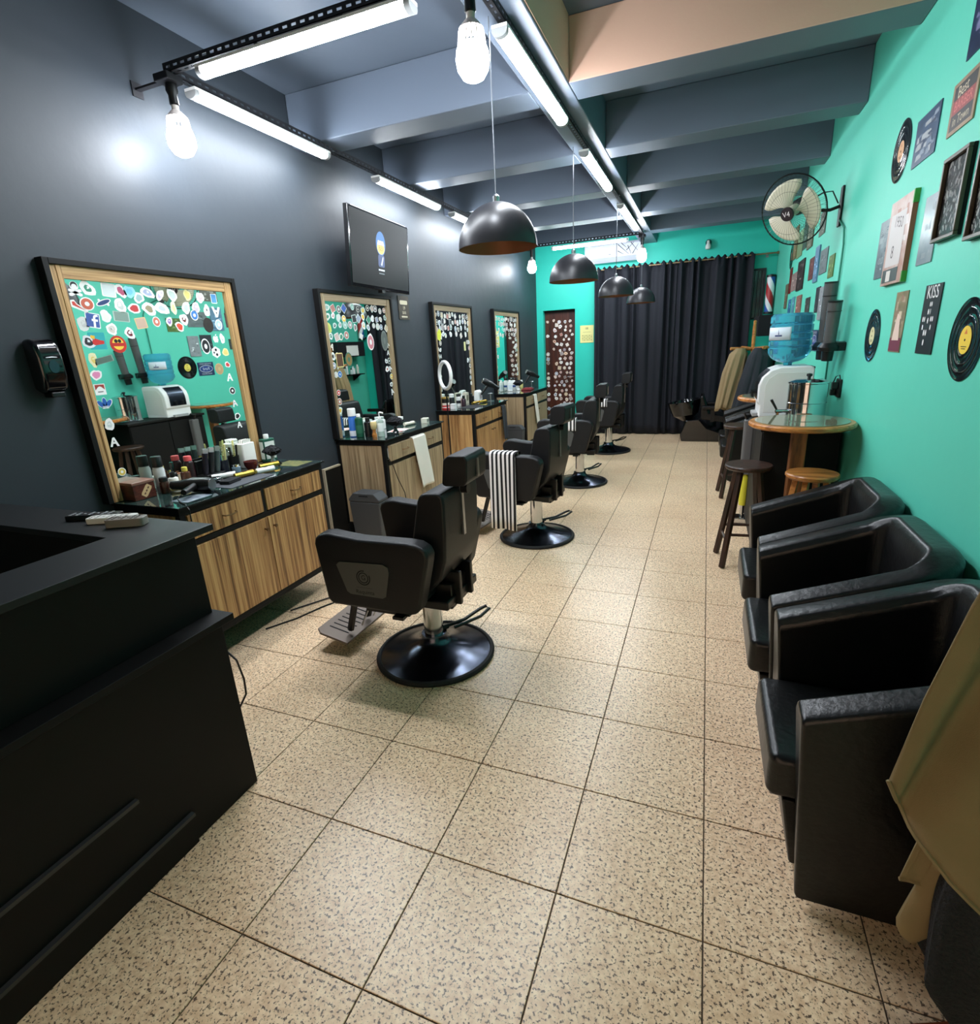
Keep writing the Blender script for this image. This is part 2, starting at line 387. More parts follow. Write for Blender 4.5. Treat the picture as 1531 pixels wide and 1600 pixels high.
        back([(x*r, y*r) for x, y in ((0, 1), (.25, 1), (.9, -.8), (.45, -.8), (.25, -.25), (-.25, -.2), (-.5, -.8), (-.9, -.7), (-.2, .9))])
        layer([(.02, .55), (.15, .1), (-.15, .1)], (40, 44, 50), k1, r)
    else:
        q = blob(r, asp=asp); back(q); layer(q, ink, k1, R.uniform(.45, .7))
        if R.random() < .6: layer([(x+r*R.uniform(-.2, .2), y+r*.15) for x, y in blob(r*R.uniform(.16, .3))], base, k2)
    return b.obj('sticker', mats, parent, smooth=0)

TD = Matrix(((1, 0, 0, 0), (0, 0, -1, 0), (0, 1, 0, 0), (0, 0, 0, 1)))      # u=+x, v=+z, out=-y
dr = struct(thing('door_1', 'dark red-brown wooden door dotted with small stickers', 'door', (0, 0, 0)))
del dr['category']
b = B().box(DX0+.002, DX1-.002, YB+.115, YB+.158, .006, DZ-.04)
b.box(DX0+.08, DX0+.085, YB+.112, YB+.12, .1, DZ-.14, 0)
b.obj('door_leaf', door_m, dr, bevel=(.004, 2))
B().box(DX0+.002, DX1-.002, YB+.09, YB+.158, DZ-.04, DZ-.002).obj('door_head', black, dr)
b = B().cyl((DX1-.06, YB+.115, 1.02), (DX1-.06, YB+.06, 1.02), .012).cyl((DX1-.06, YB+.065, 1.02), (DX1-.16, YB+.065, 1.02), .009)
b.obj('door_handle', steel, dr)
TDoor = TR(0, YB+.1145, 0) @ TD
z = .35; row = 0
while z < 2.08:
    for i in range(5):
        x = DX0+.085+.095*i+(.03 if row % 2 else 0)+R.uniform(-.018, .018)
        if i == 0: x = DX0+.05
        if R.random() < (.45 if i == 0 else .14): continue
        if x > DX1-.06 and .9 < z < 1.15: continue
        sticker(dr, min(x, DX1-.035), z+R.uniform(-.02, .02), R.uniform(.021, .034), TDoor, R.choice(['blob', 'blob', 'round', 'square']), R.uniform(-40, 40), R.choice(PALE), R.choice(STK_COLS))
    z += .083; row += 1

# ------------------------------------------------------------------ lighting frame under the beams
FX0, FX1, FY0, FY1, FZ = -2.80, -1.08, 1.31, 7.66, 3.085
def slotted(parent, p, q, name='slotted_rail'):
    """slotted steel angle from p to q: a flat flange below and an upright flange, both with punched slots"""
    p, q = Vector(p), Vector(q); L = (q-p).length; d = (q-p).normalized(); s = Vector((-d.y, d.x, 0))
    T = Matrix((d, s, Vector((0, 0, 1)))).transposed().to_4x4(); T.translation = p
    b = B(); n = max(2, int(L/.05)); w = .04
    for fl in (0, 1):
        def P(u, v, t): return (u, v-w/2, t) if fl == 0 else (u, -w/2+t, v)
        def quad(u0, u1, v0, v1):
            vs = [P(u0, v0, 0), P(u1, v0, 0), P(u1, v1, 0), P(u0, v1, 0), P(u0, v0, .003), P(u1, v0, .003), P(u1, v1, .003), P(u0, v1, .003)]
            b.add(vs, [(3, 2, 1, 0), (4, 5, 6, 7), (0, 1, 5, 4), (1, 2, 6, 5), (2, 3, 7, 6), (3, 0, 4, 7)], 0, T)
        quad(0, L, 0, w*.36); quad(0, L, w*.64, w)
        st = L/n
        for i in range(n): quad(i*st, i*st+st*.45, w*.36, w*.64)
    return b.obj(name, track_m, parent, smooth=0)
fr = thing('lighting_rig', 'black slotted steel rig carrying the tube lights below the ceiling beams', 'lighting rig', (0, 0, 0))
slotted(fr, (FX0, FY0, FZ), (FX1, FY0, FZ)); slotted(fr, (FX0, FY1, FZ), (FX1, FY1, FZ))
slotted(fr, (FX0, FY0, FZ), (FX0, FY1, FZ)); slotted(fr, (FX1, FY0, FZ), (FX1, FY1, FZ))
for x, y in ((FX0, FY0), (FX1, FY0), (FX0, FY1), (FX1, FY1)):
    B().box(x-.05, x+.05, y-.05, y+.05, FZ-.04, FZ-.004).obj('junction_box', track_m, fr, bevel=(.006, 2))
for y in (2.66, 3.94, 5.22, 6.5):
    for x in (FX0, FX1): B().cyl((x, y, FZ), (x, y, ZB+.002), .006, 8).box(x-.03, x+.03, y-.012, y+.012, FZ+.002, FZ+.008).obj('hanger_rod', steel, fr)
B().box(XL+.001, FX0-.03, FY0-.015, FY0+.015, FZ-.03, FZ-.02).box(XL+.001, XL+.008, FY0-.03, FY0+.03, FZ-.06, FZ+.01).obj('wall_bracket', track_m, fr)
B().cyl((FX1, FY0, FZ), (FX1, FY0, ZB+.002), .006, 8).obj('hanger_rod', steel, fr)
def tube_light(p, q, label):
    p, q = Vector(p), Vector(q); L = (q-p).length; d = (q-p).normalized(); s = Vector((-d.y, d.x, 0))
    o = thing('tube_light', label, 'light', p, 0, 'LED tube lights on the frame')
    T = Matrix((d, s, Vector((0, 0, 1)))).transposed().to_4x4()
    prof = [(-.036, 0), (-.036, -.012), (-.030, -.024), (-.016, -.032), (0, -.034), (.016, -.032), (.030, -.024), (.036, -.012), (.036, 0)]
    b = B(); b.prism(prof, 'x', .03, L-.03, 0, T); b.obj('diffuser', led, o)
    b = B(); b.prism([(-.038, .001), (.038, .001), (.038, .014), (-.038, .014)], 'x', 0, L, 0, T); b.obj('backplate', white, o)
    for a in (0, L-.03):
        b = B(); b.prism([(x*1.06, y*1.06) for x, y in prof], 'x', a, a+.029, 0, T); b.obj('end_cap', light_grey, o)
    for a in (.3, .7):
        B().prism([(-.012, .014), (.012, .014), (.012, .035), (-.012, .035)], 'x', L*a, L*a+.02, 0, T).obj('clip', track_m, o)
TZ = 3.048
tube_light((-2.56, FY0-.01, TZ), (-1.34, FY0-.01, TZ), 'tube light across the front of the frame, nearest the camera')
tube_light((FX0+.02, 1.42, TZ), (FX0+.02, 2.58, TZ), 'tube light on the slate wall side above the first mirror')
tube_light((FX0+.02, 3.22, TZ), (FX0+.02, 4.40, TZ), 'tube light on the slate wall side above the television')
tube_light((FX0+.02, 4.72, TZ), (FX0+.02, 5.90, TZ), 'tube light on the slate wall side, half hidden by the nearest dome pendant')
tube_light((FX1, 1.64, TZ), (FX1, 2.86, TZ), 'large tube light under the long beam beside the near bulb')
tube_light((FX1, 3.52, TZ), (FX1, 4.70, TZ), 'middle tube light of the three under the long beam')
tube_light((FX1, 5.46, TZ), (FX1, 6.90, TZ), 'farthest tube light under the long beam')
tube_light((-2.44, FY1, TZ), (-1.28, FY1, TZ), 'tube light across the rear of the frame before the air conditioner')
def bulb(x, y, label, s=1.):
    o = thing('light_bulb', label, 'light bulb', (x, y, FZ-.04), 0, 'large LED bulbs at the frame corners')
    B().lathe([(0, 0), (.028, 0), (.030, -.03), (.022, -.05), (.024, -.09), (.02, -.095), (0, -.095)], 16).obj('socket', black_pl, o)
    B().lathe([(.018, -.09), (.018, -.115), (.03, -.125), (.052, -.15)], 20).obj('neck', bulb_fin, o)
    b = B()
    for i in range(16):
        a = i*22.5
        b.prism([(.016, -.115), (.028, -.125), (.054, -.155), (.060, -.215), (.050, -.215), (.040, -.160)], 'y', -.0022, .0022, 0, RZ(a))
    b.obj('cooling_fins', bulb_fin, o)
    B().lathe([(0, -.205), (.058, -.205), (.066, -.225), (.070, -.255), (.064, -.29), (.045, -.318), (.02, -.33), (0, -.333)], 24).obj('globe', bulb_m, o)
bulb(FX0, FY0+.01, 'LED bulb hanging at the frame corner over the slate wall, near end')
bulb(FX1, FY0-.02, 'LED bulb hanging over the aisle, the largest in view')
bulb(FX0+.03, FY1, 'LED bulb hanging at the rear corner by the slate wall')
bulb(FX1, FY1+.02, 'LED bulb hanging in front of the black curtain')
def pendant(y, x, label, z=2.135):
    o = thing('dome_pendant', label, 'pendant lamp', (x, y, z), 0, 'row of four dome pendants')
    r = .205
    pr = [(r*math.cos(t*PI/2/12), .215*math.sin(t*PI/2/12)) for t in range(12)]
    B().lathe(pr+[(.012, .215), (0, .215)], 40).obj('shade', mat('black_enamel', (34, 34, 38), .38), o, smooth=60)
    B().lathe([(r*.985*math.cos(t*PI/2/12), .212*math.sin(t*PI/2/12)-.0005) for t in range(12)]+[(0, .2115)], 40).obj('lining', bronze, o, smooth=60)
    B().lathe([(.0, .212), (.016, .212), (.018, .24), (.01, .25), (0, .25)], 14).obj('cap', steel, o)
    B().cyl((0, 0, .245), (0, 0, ZB-z+.002), .0035, 6).obj('cord', C((90, 94, 100), .5), o)
    B().lathe([(0, .07), (.03, .08), (.035, .11), (.02, .15), (.014, .16), (.014, .21), (0, .21)], 14).obj('lamp', C((208, 196, 176), .3), o)
pendant(1.68, -1.145, 'dome pendant lamp nearest the camera, the largest of the row')
pendant(3.62, -1.185, 'second dome pendant lamp from the camera, in front of the teal rear wall')
pendant(5.68, -1.145, 'third dome pendant lamp from the camera, against the curtain')
pendant(7.42, -1.045, 'farthest and smallest dome pendant lamp')

# ------------------------------------------------------------------ mirrors and vanities on the left wall
GX = -3.012                                  # glass face
TM = Matrix(((0, 0, 1, GX), (1, 0, 0, 0), (0, 1, 0, 0), (0, 0, 0, 1)))   # u=+y, v=+z, out=+x
ZT = .95
def mirror(y0, y1, label, wv, wh, stick):
    o = thing('wall_mirror', label, 'mirror', (0, 0, 0), 0, 'sticker-covered mirrors')
    z0, z1, t, w = ZT+.003, 2.155, .028, .058
    b = B(); b.box(XL+.002, -2.985, y0, y0+t, z0, z1); b.obj('frame_rail', black, o, bevel=(.003, 2))
    b = B(); b.box(XL+.002, -2.985, y1-t, y1, z0, z1); b.obj('frame_rail', black, o, bevel=(.003, 2))
    b = B(); b.box(XL+.002, -2.985, y0+t, y1-t, z1-t, z1); b.obj('frame_rail', black, o, bevel=(.003, 2))
    a, c = y0+t, y1-t
    for i, (p, q, r, s) in enumerate(((a, a+w, z0, z1-t), (c-w, c, z0, z1-t))):
        B().box(XL+.002, -3.000, p, q, r, s).box(XL+.002, -2.996, p+w*.55*(1-i)+.002*i, p+w*(1-.55*i)-.002*(1-i), r, s).obj('veneer_border', wv, o, bevel=(.001, 1))
    B().box(XL+.002, -3.000, a+w, c-w, z1-t-w, z1-t).obj('veneer_border', wh, o)
    B().box(XL+.004, GX, a+w-.004, c-w+.004, z0, z1-t-w+.004).obj('mirror_glass', mirror_m, o)
    stick(o, a+w, c-w, z0, z1-t-w)
    return o
def px_stickers(o, y0, y1, z0, z1):
    for y, zz, r, k, rot, ink, base, asp in M1: sticker(o, y, zz, r*.8, TM, k, rot, ink, base, asp)
W_ = (240, 240, 238)
M1 = [
 (0.695,2.025,0.042,'skull',0,None,W_,1),(0.759,2.031,0.04,'blob',-20,(56,140,112),W_,1.2),(0.865,2.031,0.042,'square',-5,(210,220,220),W_,1.1),(0.929,2.031,0.042,'blob',30,(176,80,110),W_,0.8),(0.977,2.03,0.038,'blob',70,(120,200,226),(150,214,232),1.1),
 (1.024,2.002,0.036,'blob',10,(150,180,180),W_,1),(1.081,2.032,0.034,'blob',-20,(170,180,210),W_,1.4),(1.155,2.024,0.042,'blob',-50,(190,180,220),W_,0.6),(0.695,1.943,0.05,'shoe',-12,None,W_,1),(0.737,1.958,0.044,'round',0,(196,96,72),W_,0.9),
 (0.822,1.969,0.042,'board',20,None,W_,1),(0.907,1.957,0.044,'blob',45,(200,205,200),W_,0.9),(0.983,1.946,0.036,'blob',0,(190,60,60),W_,1.1),(1.07,1.947,0.044,'blob',0,(150,140,110),W_,1.1),(1.15,1.953,0.04,'blob',-10,(190,200,225),W_,1.3),
 (0.695,1.863,0.046,'blob',20,(200,200,198),(216,218,214),0.8),(0.744,1.88,0.045,'f',-8,None,W_,1),(0.816,1.902,0.036,'blob',40,(236,232,224),W_,1),(0.899,1.902,0.032,'square',-4,(128,150,140),(176,196,186),1.7),(1.003,1.871,0.036,'square',8,(200,170,150),(226,196,140),1.15),
 (1.097,1.88,0.03,'round',0,(206,120,100),W_,1.15),(0.831,1.838,0.034,'blob',0,(214,206,196),W_,1.15),(0.923,1.818,0.036,'blob',0,(110,36,42),W_,0.95),(0.695,1.776,0.042,'blob',0,(44,38,46),(220,222,226),0.85),(0.741,1.78,0.052,'car',0,None,(46,166,172),1),
 (0.845,1.762,0.055,'badge',0,None,(196,48,36),1),(0.695,1.689,0.042,'blob',0,(226,200,110),(232,224,180),0.7),(0.749,1.686,0.02,'square',12,(90,110,100),(126,160,146),3.2),(0.69,1.614,0.034,'blob',0,(226,140,180),W_,1),(0.69,1.541,0.035,'peak',0,None,W_,1),
 (0.695,1.465,0.042,'trefoil',0,None,W_,1),(0.69,1.359,0.036,'blob',0,(206,214,214),W_,0.95),(0.69,1.263,0.034,'letter',0,None,W_,1),(0.69,1.103,0.028,'round',0,(214,190,90),W_,1),(1.234,2.029,0.04,'blob',0,(196,214,206),W_,1),
 (1.337,2.035,0.04,'blob',-10,(232,216,130),(240,230,170),0.75),(1.426,2.026,0.042,'blob',0,(226,196,200),W_,0.8),(1.527,2.025,0.036,'square',0,(84,150,206),W_,0.75),(1.226,1.958,0.042,'blob',0,(214,204,150),(230,224,190),0.6),(1.311,1.962,0.042,'blob',0,(190,205,195),W_,0.85),
 (1.381,1.967,0.034,'blob',-20,(190,180,220),W_,1.1),(1.457,1.952,0.04,'blob',0,(226,234,228),W_,0.75),(1.528,1.949,0.044,'letter',180,None,W_,0.8),(1.359,1.922,0.034,'round',0,(60,120,190),W_,1.1),(1.28,1.896,0.036,'blob',0,(110,50,46),W_,1.1),
 (1.179,1.883,0.03,'blob',0,(150,110,180),W_,0.9),(1.241,1.855,0.034,'blob',0,(216,74,50),W_,1),(1.447,1.866,0.046,'round',0,(44,38,34),(40,34,30),1.2),(1.528,1.87,0.033,'round',0,(170,196,214),W_,1.2),(1.483,1.785,0.034,'apple',0,None,W_,1),
 (1.534,1.785,0.036,'blob',0,(200,210,206),W_,0.65),(1.396,1.74,0.04,'round',0,(34,34,38),W_,1.45),(1.466,1.703,0.045,'hex',0,None,W_,1),(1.54,1.701,0.034,'blob',0,(226,206,120),(236,226,170),0.85),(1.465,1.6,0.04,'round',0,(176,150,110),(190,166,120),1.1),
 (1.537,1.623,0.025,'blob',0,(206,70,70),W_,1),(1.534,1.54,0.034,'letter',0,None,W_,1),(1.535,1.456,0.03,'round',0,(30,30,34),W_,1),(1.535,1.371,0.03,'letter',10,None,W_,1),(1.537,1.288,0.028,'blob',0,(30,34,36),W_,1),
 (1.54,1.228,0.028,'letter',0,None,W_,1)]
def rnd_stickers(seed, cols, bright):
    def fn(o, y0, y1, z0, z1):
        global R
        keep = R; R = random.Random(seed)
        n = int((y1-y0)/.072)
        for row in range(4):
            for i in range(n):
                if row == 3 and R.random() < .35: continue
                if R.random() < .1: continue
                y = y0+.035+(y1-y0-.07)*i/(n-1)+R.uniform(-.012, .012); zz = z1-.045-.075*row+R.uniform(-.014, .014)
                sticker(o, y, zz, R.uniform(.023, .034), TM, R.choice(['blob', 'blob', 'round', 'square']), R.uniform(-50, 50), R.choice(cols), R.choice(bright))
        zz = z1-.36
        while zz > z0+.22:
            for side in (0, 1):
                for c in range(2 if zz > z1-.62 else 1):
                    if R.random() < .15: continue
                    y = (y0+.032+.06*c) if side == 0 else (y1-.03-.06*c)
                    sticker(o, y+R.uniform(-.01, .01), zz, R.uniform(.022, .032), TM, R.choice(['blob', 'blob', 'round', 'letter']), R.uniform(-40, 40), R.choice(cols), R.choice(bright))
            zz -= .075
        R = keep
    return fn
YM = [(.565, 1.70), (2.53, 3.64), (4.50, 5.63), (6.42, 7.60)]
lights_ = [(238, 238, 236), (232, 236, 236), (226, 224, 214), (214, 226, 220)]
mirror(*YM[0], 'nearest mirror, wood-bordered, with a large red round sticker and a blue square one', wood_fv, wood_fh, px_stickers)
m2 = mirror(*YM[1], 'mirror below the television, bordered in greyish oak', wood_gv, wood_gh, rnd_stickers(3, INK[:5]+PALE+[(150, 190, 180)], lights_+[(190, 214, 206)]))
m3 = mirror(*YM[2], 'third mirror from the camera, behind the ring light', wood_gv, wood_gh, rnd_stickers(4, PALE+[(60, 60, 66), (190, 196, 200)], lights_))
mirror(*YM[3], 'mirror farthest from the camera, nearest the teal rear wall', wood_gv, wood_gh, rnd_stickers(5, PALE+[(60, 60, 66), (120, 200, 190)], lights_+[(170, 222, 212)]))
for (y, zz, r, k, c, bs, asp, par) in ((2.73, 1.60, .06, 'square', (90, 60, 40), (226, 206, 140), .8, m2), (2.86, 1.60, .05, 'round', (140, 110, 60), (60, 110, 90), 1.2, m2), (3.23, 1.74, .055, 'round', (206, 130, 140), W_, 1.3, m2), (3.47, 1.75, .055, 'round', (96, 104, 100), (116, 124, 120), 1.7, m2), (2.62, 1.86, .05, 'blob', (190, 200, 90), (206, 214, 120), 1, m2), (4.66, 1.80, .06, 'blob', (214, 220, 60), (220, 226, 80), 1, m3), (5.38, 1.66, .055, 'square', (214, 210, 150), (224, 222, 170), .5, m3)):
    sticker(par, y, zz, r, TM @ TR(0, 0, .0012), k, 0, c, bs, asp)

VX = -2.53
def vanity(y0, y1, label, wv, open_left=0.):
    o = thing('vanity_cabinet', label, 'cabinet', (0, 0, 0), 0, 'wood-fronted barber vanities')
    zb = .20; t = .035; x1 = VX-.02
    # black carcass: edges, mid rail, underside
    b = B()
    b.box(XL+.002, x1, y0, y1, ZT-.052, ZT-.012)
    b.box(x1-t, x1, y0, y0+t, zb, ZT-.052); b.box(x1-t, x1, y1-t, y1, zb, ZT-.052)
    b.box(XL+.002, XL+t, y0, y0+t, zb, ZT-.052); b.box(XL+.002, XL+t, y1-t, y1, zb, ZT-.052)
    b.box(XL+.002, x1, y0, y1, zb-.02, zb)
    b.box(x1-t, x1, y0+t, y1-t, .725, .755); b.box(x1-t, x1, (y0+y1)/2-.012, (y0+y1)/2+.012, .755, ZT-.052)
    b.box(x1-t, x1, y0+t, y1-t, zb, zb+.02)
    b.obj('carcass', black, o, bevel=(.002, 1))
    b = B().box(XL+t, x1-t, y0+.004, y0+.02, zb, ZT-.052); b.obj('side_panel', wv, o)
    b = B().box(XL+t, x1-t, y1-.02, y1-.004, zb, ZT-.052); b.obj('side_panel', wv, o)
    b = B().box(XL+.002, XL+.02, y0+.02, y1-.02, zb, ZT-.052); b.obj('back_panel', black, o)
    b = B().box(XL+.03, XL+.15, y0+.10, y1-.10, .001, zb-.02); b.obj('plinth', black, o)
    ym = (y0+y1)/2
    for i, (a, c) in enumerate(((y0+t+.004, ym-.016), (ym+.016, y1-t-.004))):
        op = open_left if i == 0 else 0
        d = B().box(x1-.016+op, x1+.006+op, a, c, .760, ZT-.057).obj('drawer_front', wv, o, bevel=(.002, 1))
        if op: B().box(x1-.20, x1-.016+op, a+.006, c-.006, .775, ZT-.085).obj('drawer_box', white, d)
        yc = (a+c)/2; hx = x1+.006+op
        B().tube([(hx, yc-.045, .83), (hx+.02, yc-.04, .828), (hx+.024, yc, .824), (hx+.02, yc+.04, .828), (hx, yc+.045, .83)], .004, 6).obj('handle', C((120, 92, 60), .4, metal=.6), d)
    for i, (a, c) in enumerate(((y0+t+.004, ym-.0015), (ym+.0015, y1-t-.004))):
        d = B().box(x1-.016, x1+.006, a, c, zb+.024, .720).obj('door', wv, o, bevel=(.002, 1))
        yk = c-.035 if i == 0 else a+.035
        B().lathe([(0, .0), (.006, 0), (.005, .014), (.012, .02), (.010, .026), (0, .028)], 10, 0, TR(x1+.006, yk, .655) @ RY(90)).obj('knob', C((110, 84, 58), .35, metal=.6), d)
    B().box(XL+.002, VX, y0-.012, y1+.012, ZT-.012, ZT-.004).obj('top_edge', black, o)
    B().box(XL+.002, VX-.002, y0-.010, y1+.010, ZT-.004, ZT).obj('glass_top', glass_top, o, bevel=(.001, 1))
    return o
YV = [(.615, 1.745), (2.56, 3.64), (4.48, 5.59), (6.43, 7.62)]
vanity(*YV[0], 'nearest vanity, striped orange-brown wood fronts, crowded with clippers and bottles', wood_v)
vanity(*YV[1], 'vanity below the television with greyish oak sides and one drawer ajar', wood_g, .02)
vanity(*YV[2], 'third vanity with striped wood sides and a dark cloth hung from its drawer', wood_v)
vanity(*YV[3], 'farthest vanity in greyish oak, next to the teal rear wall', wood_g)

# ------------------------------------------------------------------ barber chairs
def barber_chair():
    o = thing('barber_chair', '', 'barber chair', (0, 0, 0), 0, 'barber chairs facing the mirrors')
    base = B().lathe([(0, .0), (.318, .0), (.318, .016), (.30, .024), (.20, .05), (.10, .085), (.075, .11), (.07, .135), (0, .135)], 48).obj('base', dark_steel, o, smooth=50)
    B().lathe([(.312, .002), (.331, .002), (.334, .014), (.326, .024), (.312, .026), (.308, .018)], 48).obj('rubber_ring', rubber, base)
    B().lathe([(0, .13), (.054, .13), (.054, .37), (.066, .37), (.066, .40), (0, .40)], 28).obj('pump_column', chrome, o)
    b = B().tube([(.05, .05, .15), (.12, .15, .15), (.17, .27, .165), (.195, .305, .17), (.225, .28, .17), (.20, .2, .155), (.10, .06, .145)], .010, 8)
    b.cyl((0, 0, .14), (.06, .06, .147), .014); b.obj('pump_lever', black_pl, o)
    # seat
    B().prism(rrect(-.43, .10, -.245, .245, .05, 4), 'z', .43, .55).obj('seat', vinyl_up, o, bevel=(.03, 4))
    B().box(-.30, .20, -.19, .19, .385, .435).obj('seat_frame', black_pl, o, bevel=(.01, 2))
    # arms
    arm = [(-.445, .752), (-.435, .785), (-.40, .808), (-.35, .815), (-.28, .806), (-.18, .797), (.08, .800), (.14, .795), (.18, .775), (.197, .74), (.19, .70), (.13, .47), (.11, .435), (.07, .422), (-.385, .424), (-.41, .45)]
    for s_ in (-1, 1):
        a, c = (-.345, -.255) if s_ < 0 else (.255, .345)
        ar = B().prism(arm, 'y', a, c).obj('armrest', vinyl_up, o, bevel=(.022, 4))
        yo = -.3455 if s_ < 0 else .3455
        pl = B().prism([(-.32, .655), (-.30, .672), (-.05, .682), (-.022, .668), (-.018, .64), (-.05, .512), (-.07, .50), (-.255, .503), (-.275, .515)], 'y', yo, yo+.004*s_).obj('logo_plate', mat('logo_plate_grey', (82, 82, 80), .55), ar)
        T = TR(-.168, yo+.0045*s_, .60) @ (RX(90) if s_ < 0 else RX(90) @ RY(180))
        b = B(); n = 28
        for r0, r1, gap in ((.040, .0345, 4), (.029, .024, 6)):
            for i in range(n):
                if i in range(2, 2+gap) and r0 > .03: continue
                t0, t1 = 2*PI*i/n, 2*PI*(i+1)/n
                b.poly([(r0*math.cos(t0), r0*math.sin(t0), 0), (r0*math.cos(t1), r0*math.sin(t1), 0), (r1*math.cos(t1), r1*math.sin(t1), 0), (r1*math.cos(t0), r1*math.sin(t0), 0)], 0, T)
        b.text('G', .036, T, 0); b.text('Requinta', .03, T @ TR(0, -.078, 0), 0)
        b.box(-.045, .045, -.0535, -.0525, 0, .0003, 0, T)
        b.obj('emblem', black_matte, ar, smooth=0)
        B().box(-.2, .05, (a+c)/2-.015, (a+c)/2+.015, .40, .43).box(-.03, .03, min(a, c*0+a) if s_ < 0 else .18, -.18 if s_ < 0 else c-.02, .39, .405).obj('arm_bracket', black_pl, o)
    # back: padded, leaning, with a domed rear
    prof = [(.00, .50), (.025, .70), (.085, .96), (.10, .992), (.13, 1.005), (.20, 1.008), (.225, .99), (.23, .95), (.225, .80), (.215, .66), (.18, .56), (.12, .495), (.05, .475)]
    B().prism(prof, 'y', -.205, .205).obj('backrest', vinyl_up, o, bevel=(.028, 4))
    B().box(.10, .19, -.12, .12, .36, .50).box(.13, .225, -.085, -.055, .375, .56).box(.13, .225, .055, .085, .375, .56).obj('back_bracket', black_pl, o, bevel=(.006, 2))
    B().prism([(.185, 1.03), (.20, 1.02), (.30, 1.024), (.318, 1.045), (.325, 1.15), (.31, 1.172), (.225, 1.168), (.20, 1.15)], 'y', -.122, .122).obj('headrest', vinyl_up, o, bevel=(.022, 4))
    b = B(); b.box(.225, .236, -.012, .012, .74, 1.06); b.box(.236, .328, -.012, .012, 1.05, 1.058); b.box(.322, .330, -.010, .010, 1.05, 1.14)
    sl = b.obj('slider_bar', steel, o)
    B().cyl((.235, 0, .985), (.27, 0, .985), .026, 16).obj('clamp_knob', black_pl, sl)
    # footrest
    for s_ in (-1, 1):
        B().tube([(-.33, .10*s_, .43), (-.42, .10*s_, .36), (-.50, .09*s_, .12)], .02, 8).obj('foot_strut', black_pl, o)
        B().tube([(-.30, .06*s_, .40), (-.44, .06*s_, .14)], .005, 6).obj('link_rod', steel, o)
    T = TR(-.575, .02, .10) @ RY(12)
    B().prism([(-.115, -.17), (-.075, -.20), (.11, -.20), (.115, .20), (-.075, .20), (-.115, .17)], 'z', -.008, .008, 0, T).obj('footplate', mat('footplate_steel', (104, 94, 86), .45, metal=.6), o, bevel=(.003, 1))
    b = B()
    for i in range(7): b.box(-.07, .06, -.12+.04*i, -.114+.04*i, .008, .011, 0, T)
    b.obj('tread_ribs', rubber, o)
    return o
bc = barber_chair()
CH = [(-1.425, 1.13), (-1.41, 3.10), (-1.445, 5.06), (-1.42, 7.03)]
bc.location = (*CH[0], 0); bc['label'] = 'black barber chair nearest the camera with a grey logo plate on its arm'
dup(bc, (*CH[1], 0), math.radians(-7), 'second barber chair from the camera, long striped towel over its arm')
dup(bc, (*CH[2], 0), math.radians(4), 'third barber chair from the camera, partly hidden by the second chair')
dup(bc, (*CH[3], 0), math.radians(0), 'farthest barber chair, beside the black curtain')
bpy.context.view_layer.update()
def towel(x, y, z, w, drop_out, drop_in, rz, label, m, name='towel', arm=.098, cat='towel'):
    """towel folded over a chair arm whose outer face looks to -y; w along x"""
    o = B()
    prof = [(-.012, -drop_out), (-.010, -drop_out*.7), (-.009, -drop_out*.4), (-.008, -.03), (-.004, -.004), (.012, .008), (arm*.5, .010), (arm-.012, .008), (arm+.004, -.004), (arm+.008, -.03), (arm+.009, -drop_in)]
    def fn(u, v):
        k = v*(len(prof)-1); i = min(int(k), len(prof)-2); f = k-i
        py = prof[i][0]*(1-f)+prof[i+1][0]*f; pz = prof[i][1]*(1-f)+prof[i+1][1]*f
        d = max(0, -pz)
        if py < arm/2: py -= .010*d/.3*(1+math.sin(u*9))*.6
        return ((u-.5)*w*(1+.06*d), py, pz)
    o.grid(fn, 24, 20)
    q = o.obj(name, m, None, solid=.004); q.location = (x, y, z); q.rotation_euler = (0, 0, rz)
    return tag(q, label, cat)
towel(-1.585, 3.118-.346, .815, .235, .64, .12, math.radians(-7), 'long black-and-white striped towel over the arm of the second barber chair', stripe_towel)
towel(-1.50, 5.06-.348, .815, .17, .13, .10, math.radians(4), 'striped towel over the arm of the third barber chair', stripe_towel)
towel(-1.48, 7.03-.347, .815, .17, .10, .09, 0, 'striped towel over the arm of the farthest barber chair', stripe_towel)

# ------------------------------------------------------------------ reception desk at the near left
dk = thing('reception_desk', 'matte black two-tier reception desk at the near left', 'desk', (0, 0, 0))
DY = .055
B().box(-2.30, -1.70, -2.2, DY, .001, .74).obj('lower_body', black, dk, bevel=(.002, 1))
B().box(-2.30, -1.655, -2.22, DY+.02, .742, .768).obj('ledge', black, dk, bevel=(.002, 1))
B().box(-1.86, -1.735, -2.2, DY, .768, 1.09).obj('upper_body', black, dk, bevel=(.002, 1))
B().box(-3.03, -1.86, -.10, DY, .768, 1.09).obj('end_body', black, dk, bevel=(.002, 1))
B().prism([(-1.66, -2.22), (-1.66, .075), (-3.036, .075), (-3.036, -.13), (-1.91, -.13), (-1.91, -2.22)], 'z', 1.09, 1.113).obj('counter_top', black_top, dk, bevel=(.002, 1))
B().box(-3.03, -2.30, -.10, DY, .001, .768).obj('end_cabinet', black, dk)
B().box(-1.70, -1.690, -2.2, -.236, .001, .115).obj('kick_panel', black, dk)
B().box(-1.70, -1.682, -2.2, -.229, .115, .128).obj('front_rib', C((48, 48, 50), .45), dk)
B().box(-1.70, -1.684, -2.2, -.384, .325, .338).obj('front_rib', C((48, 48, 50), .45), dk)
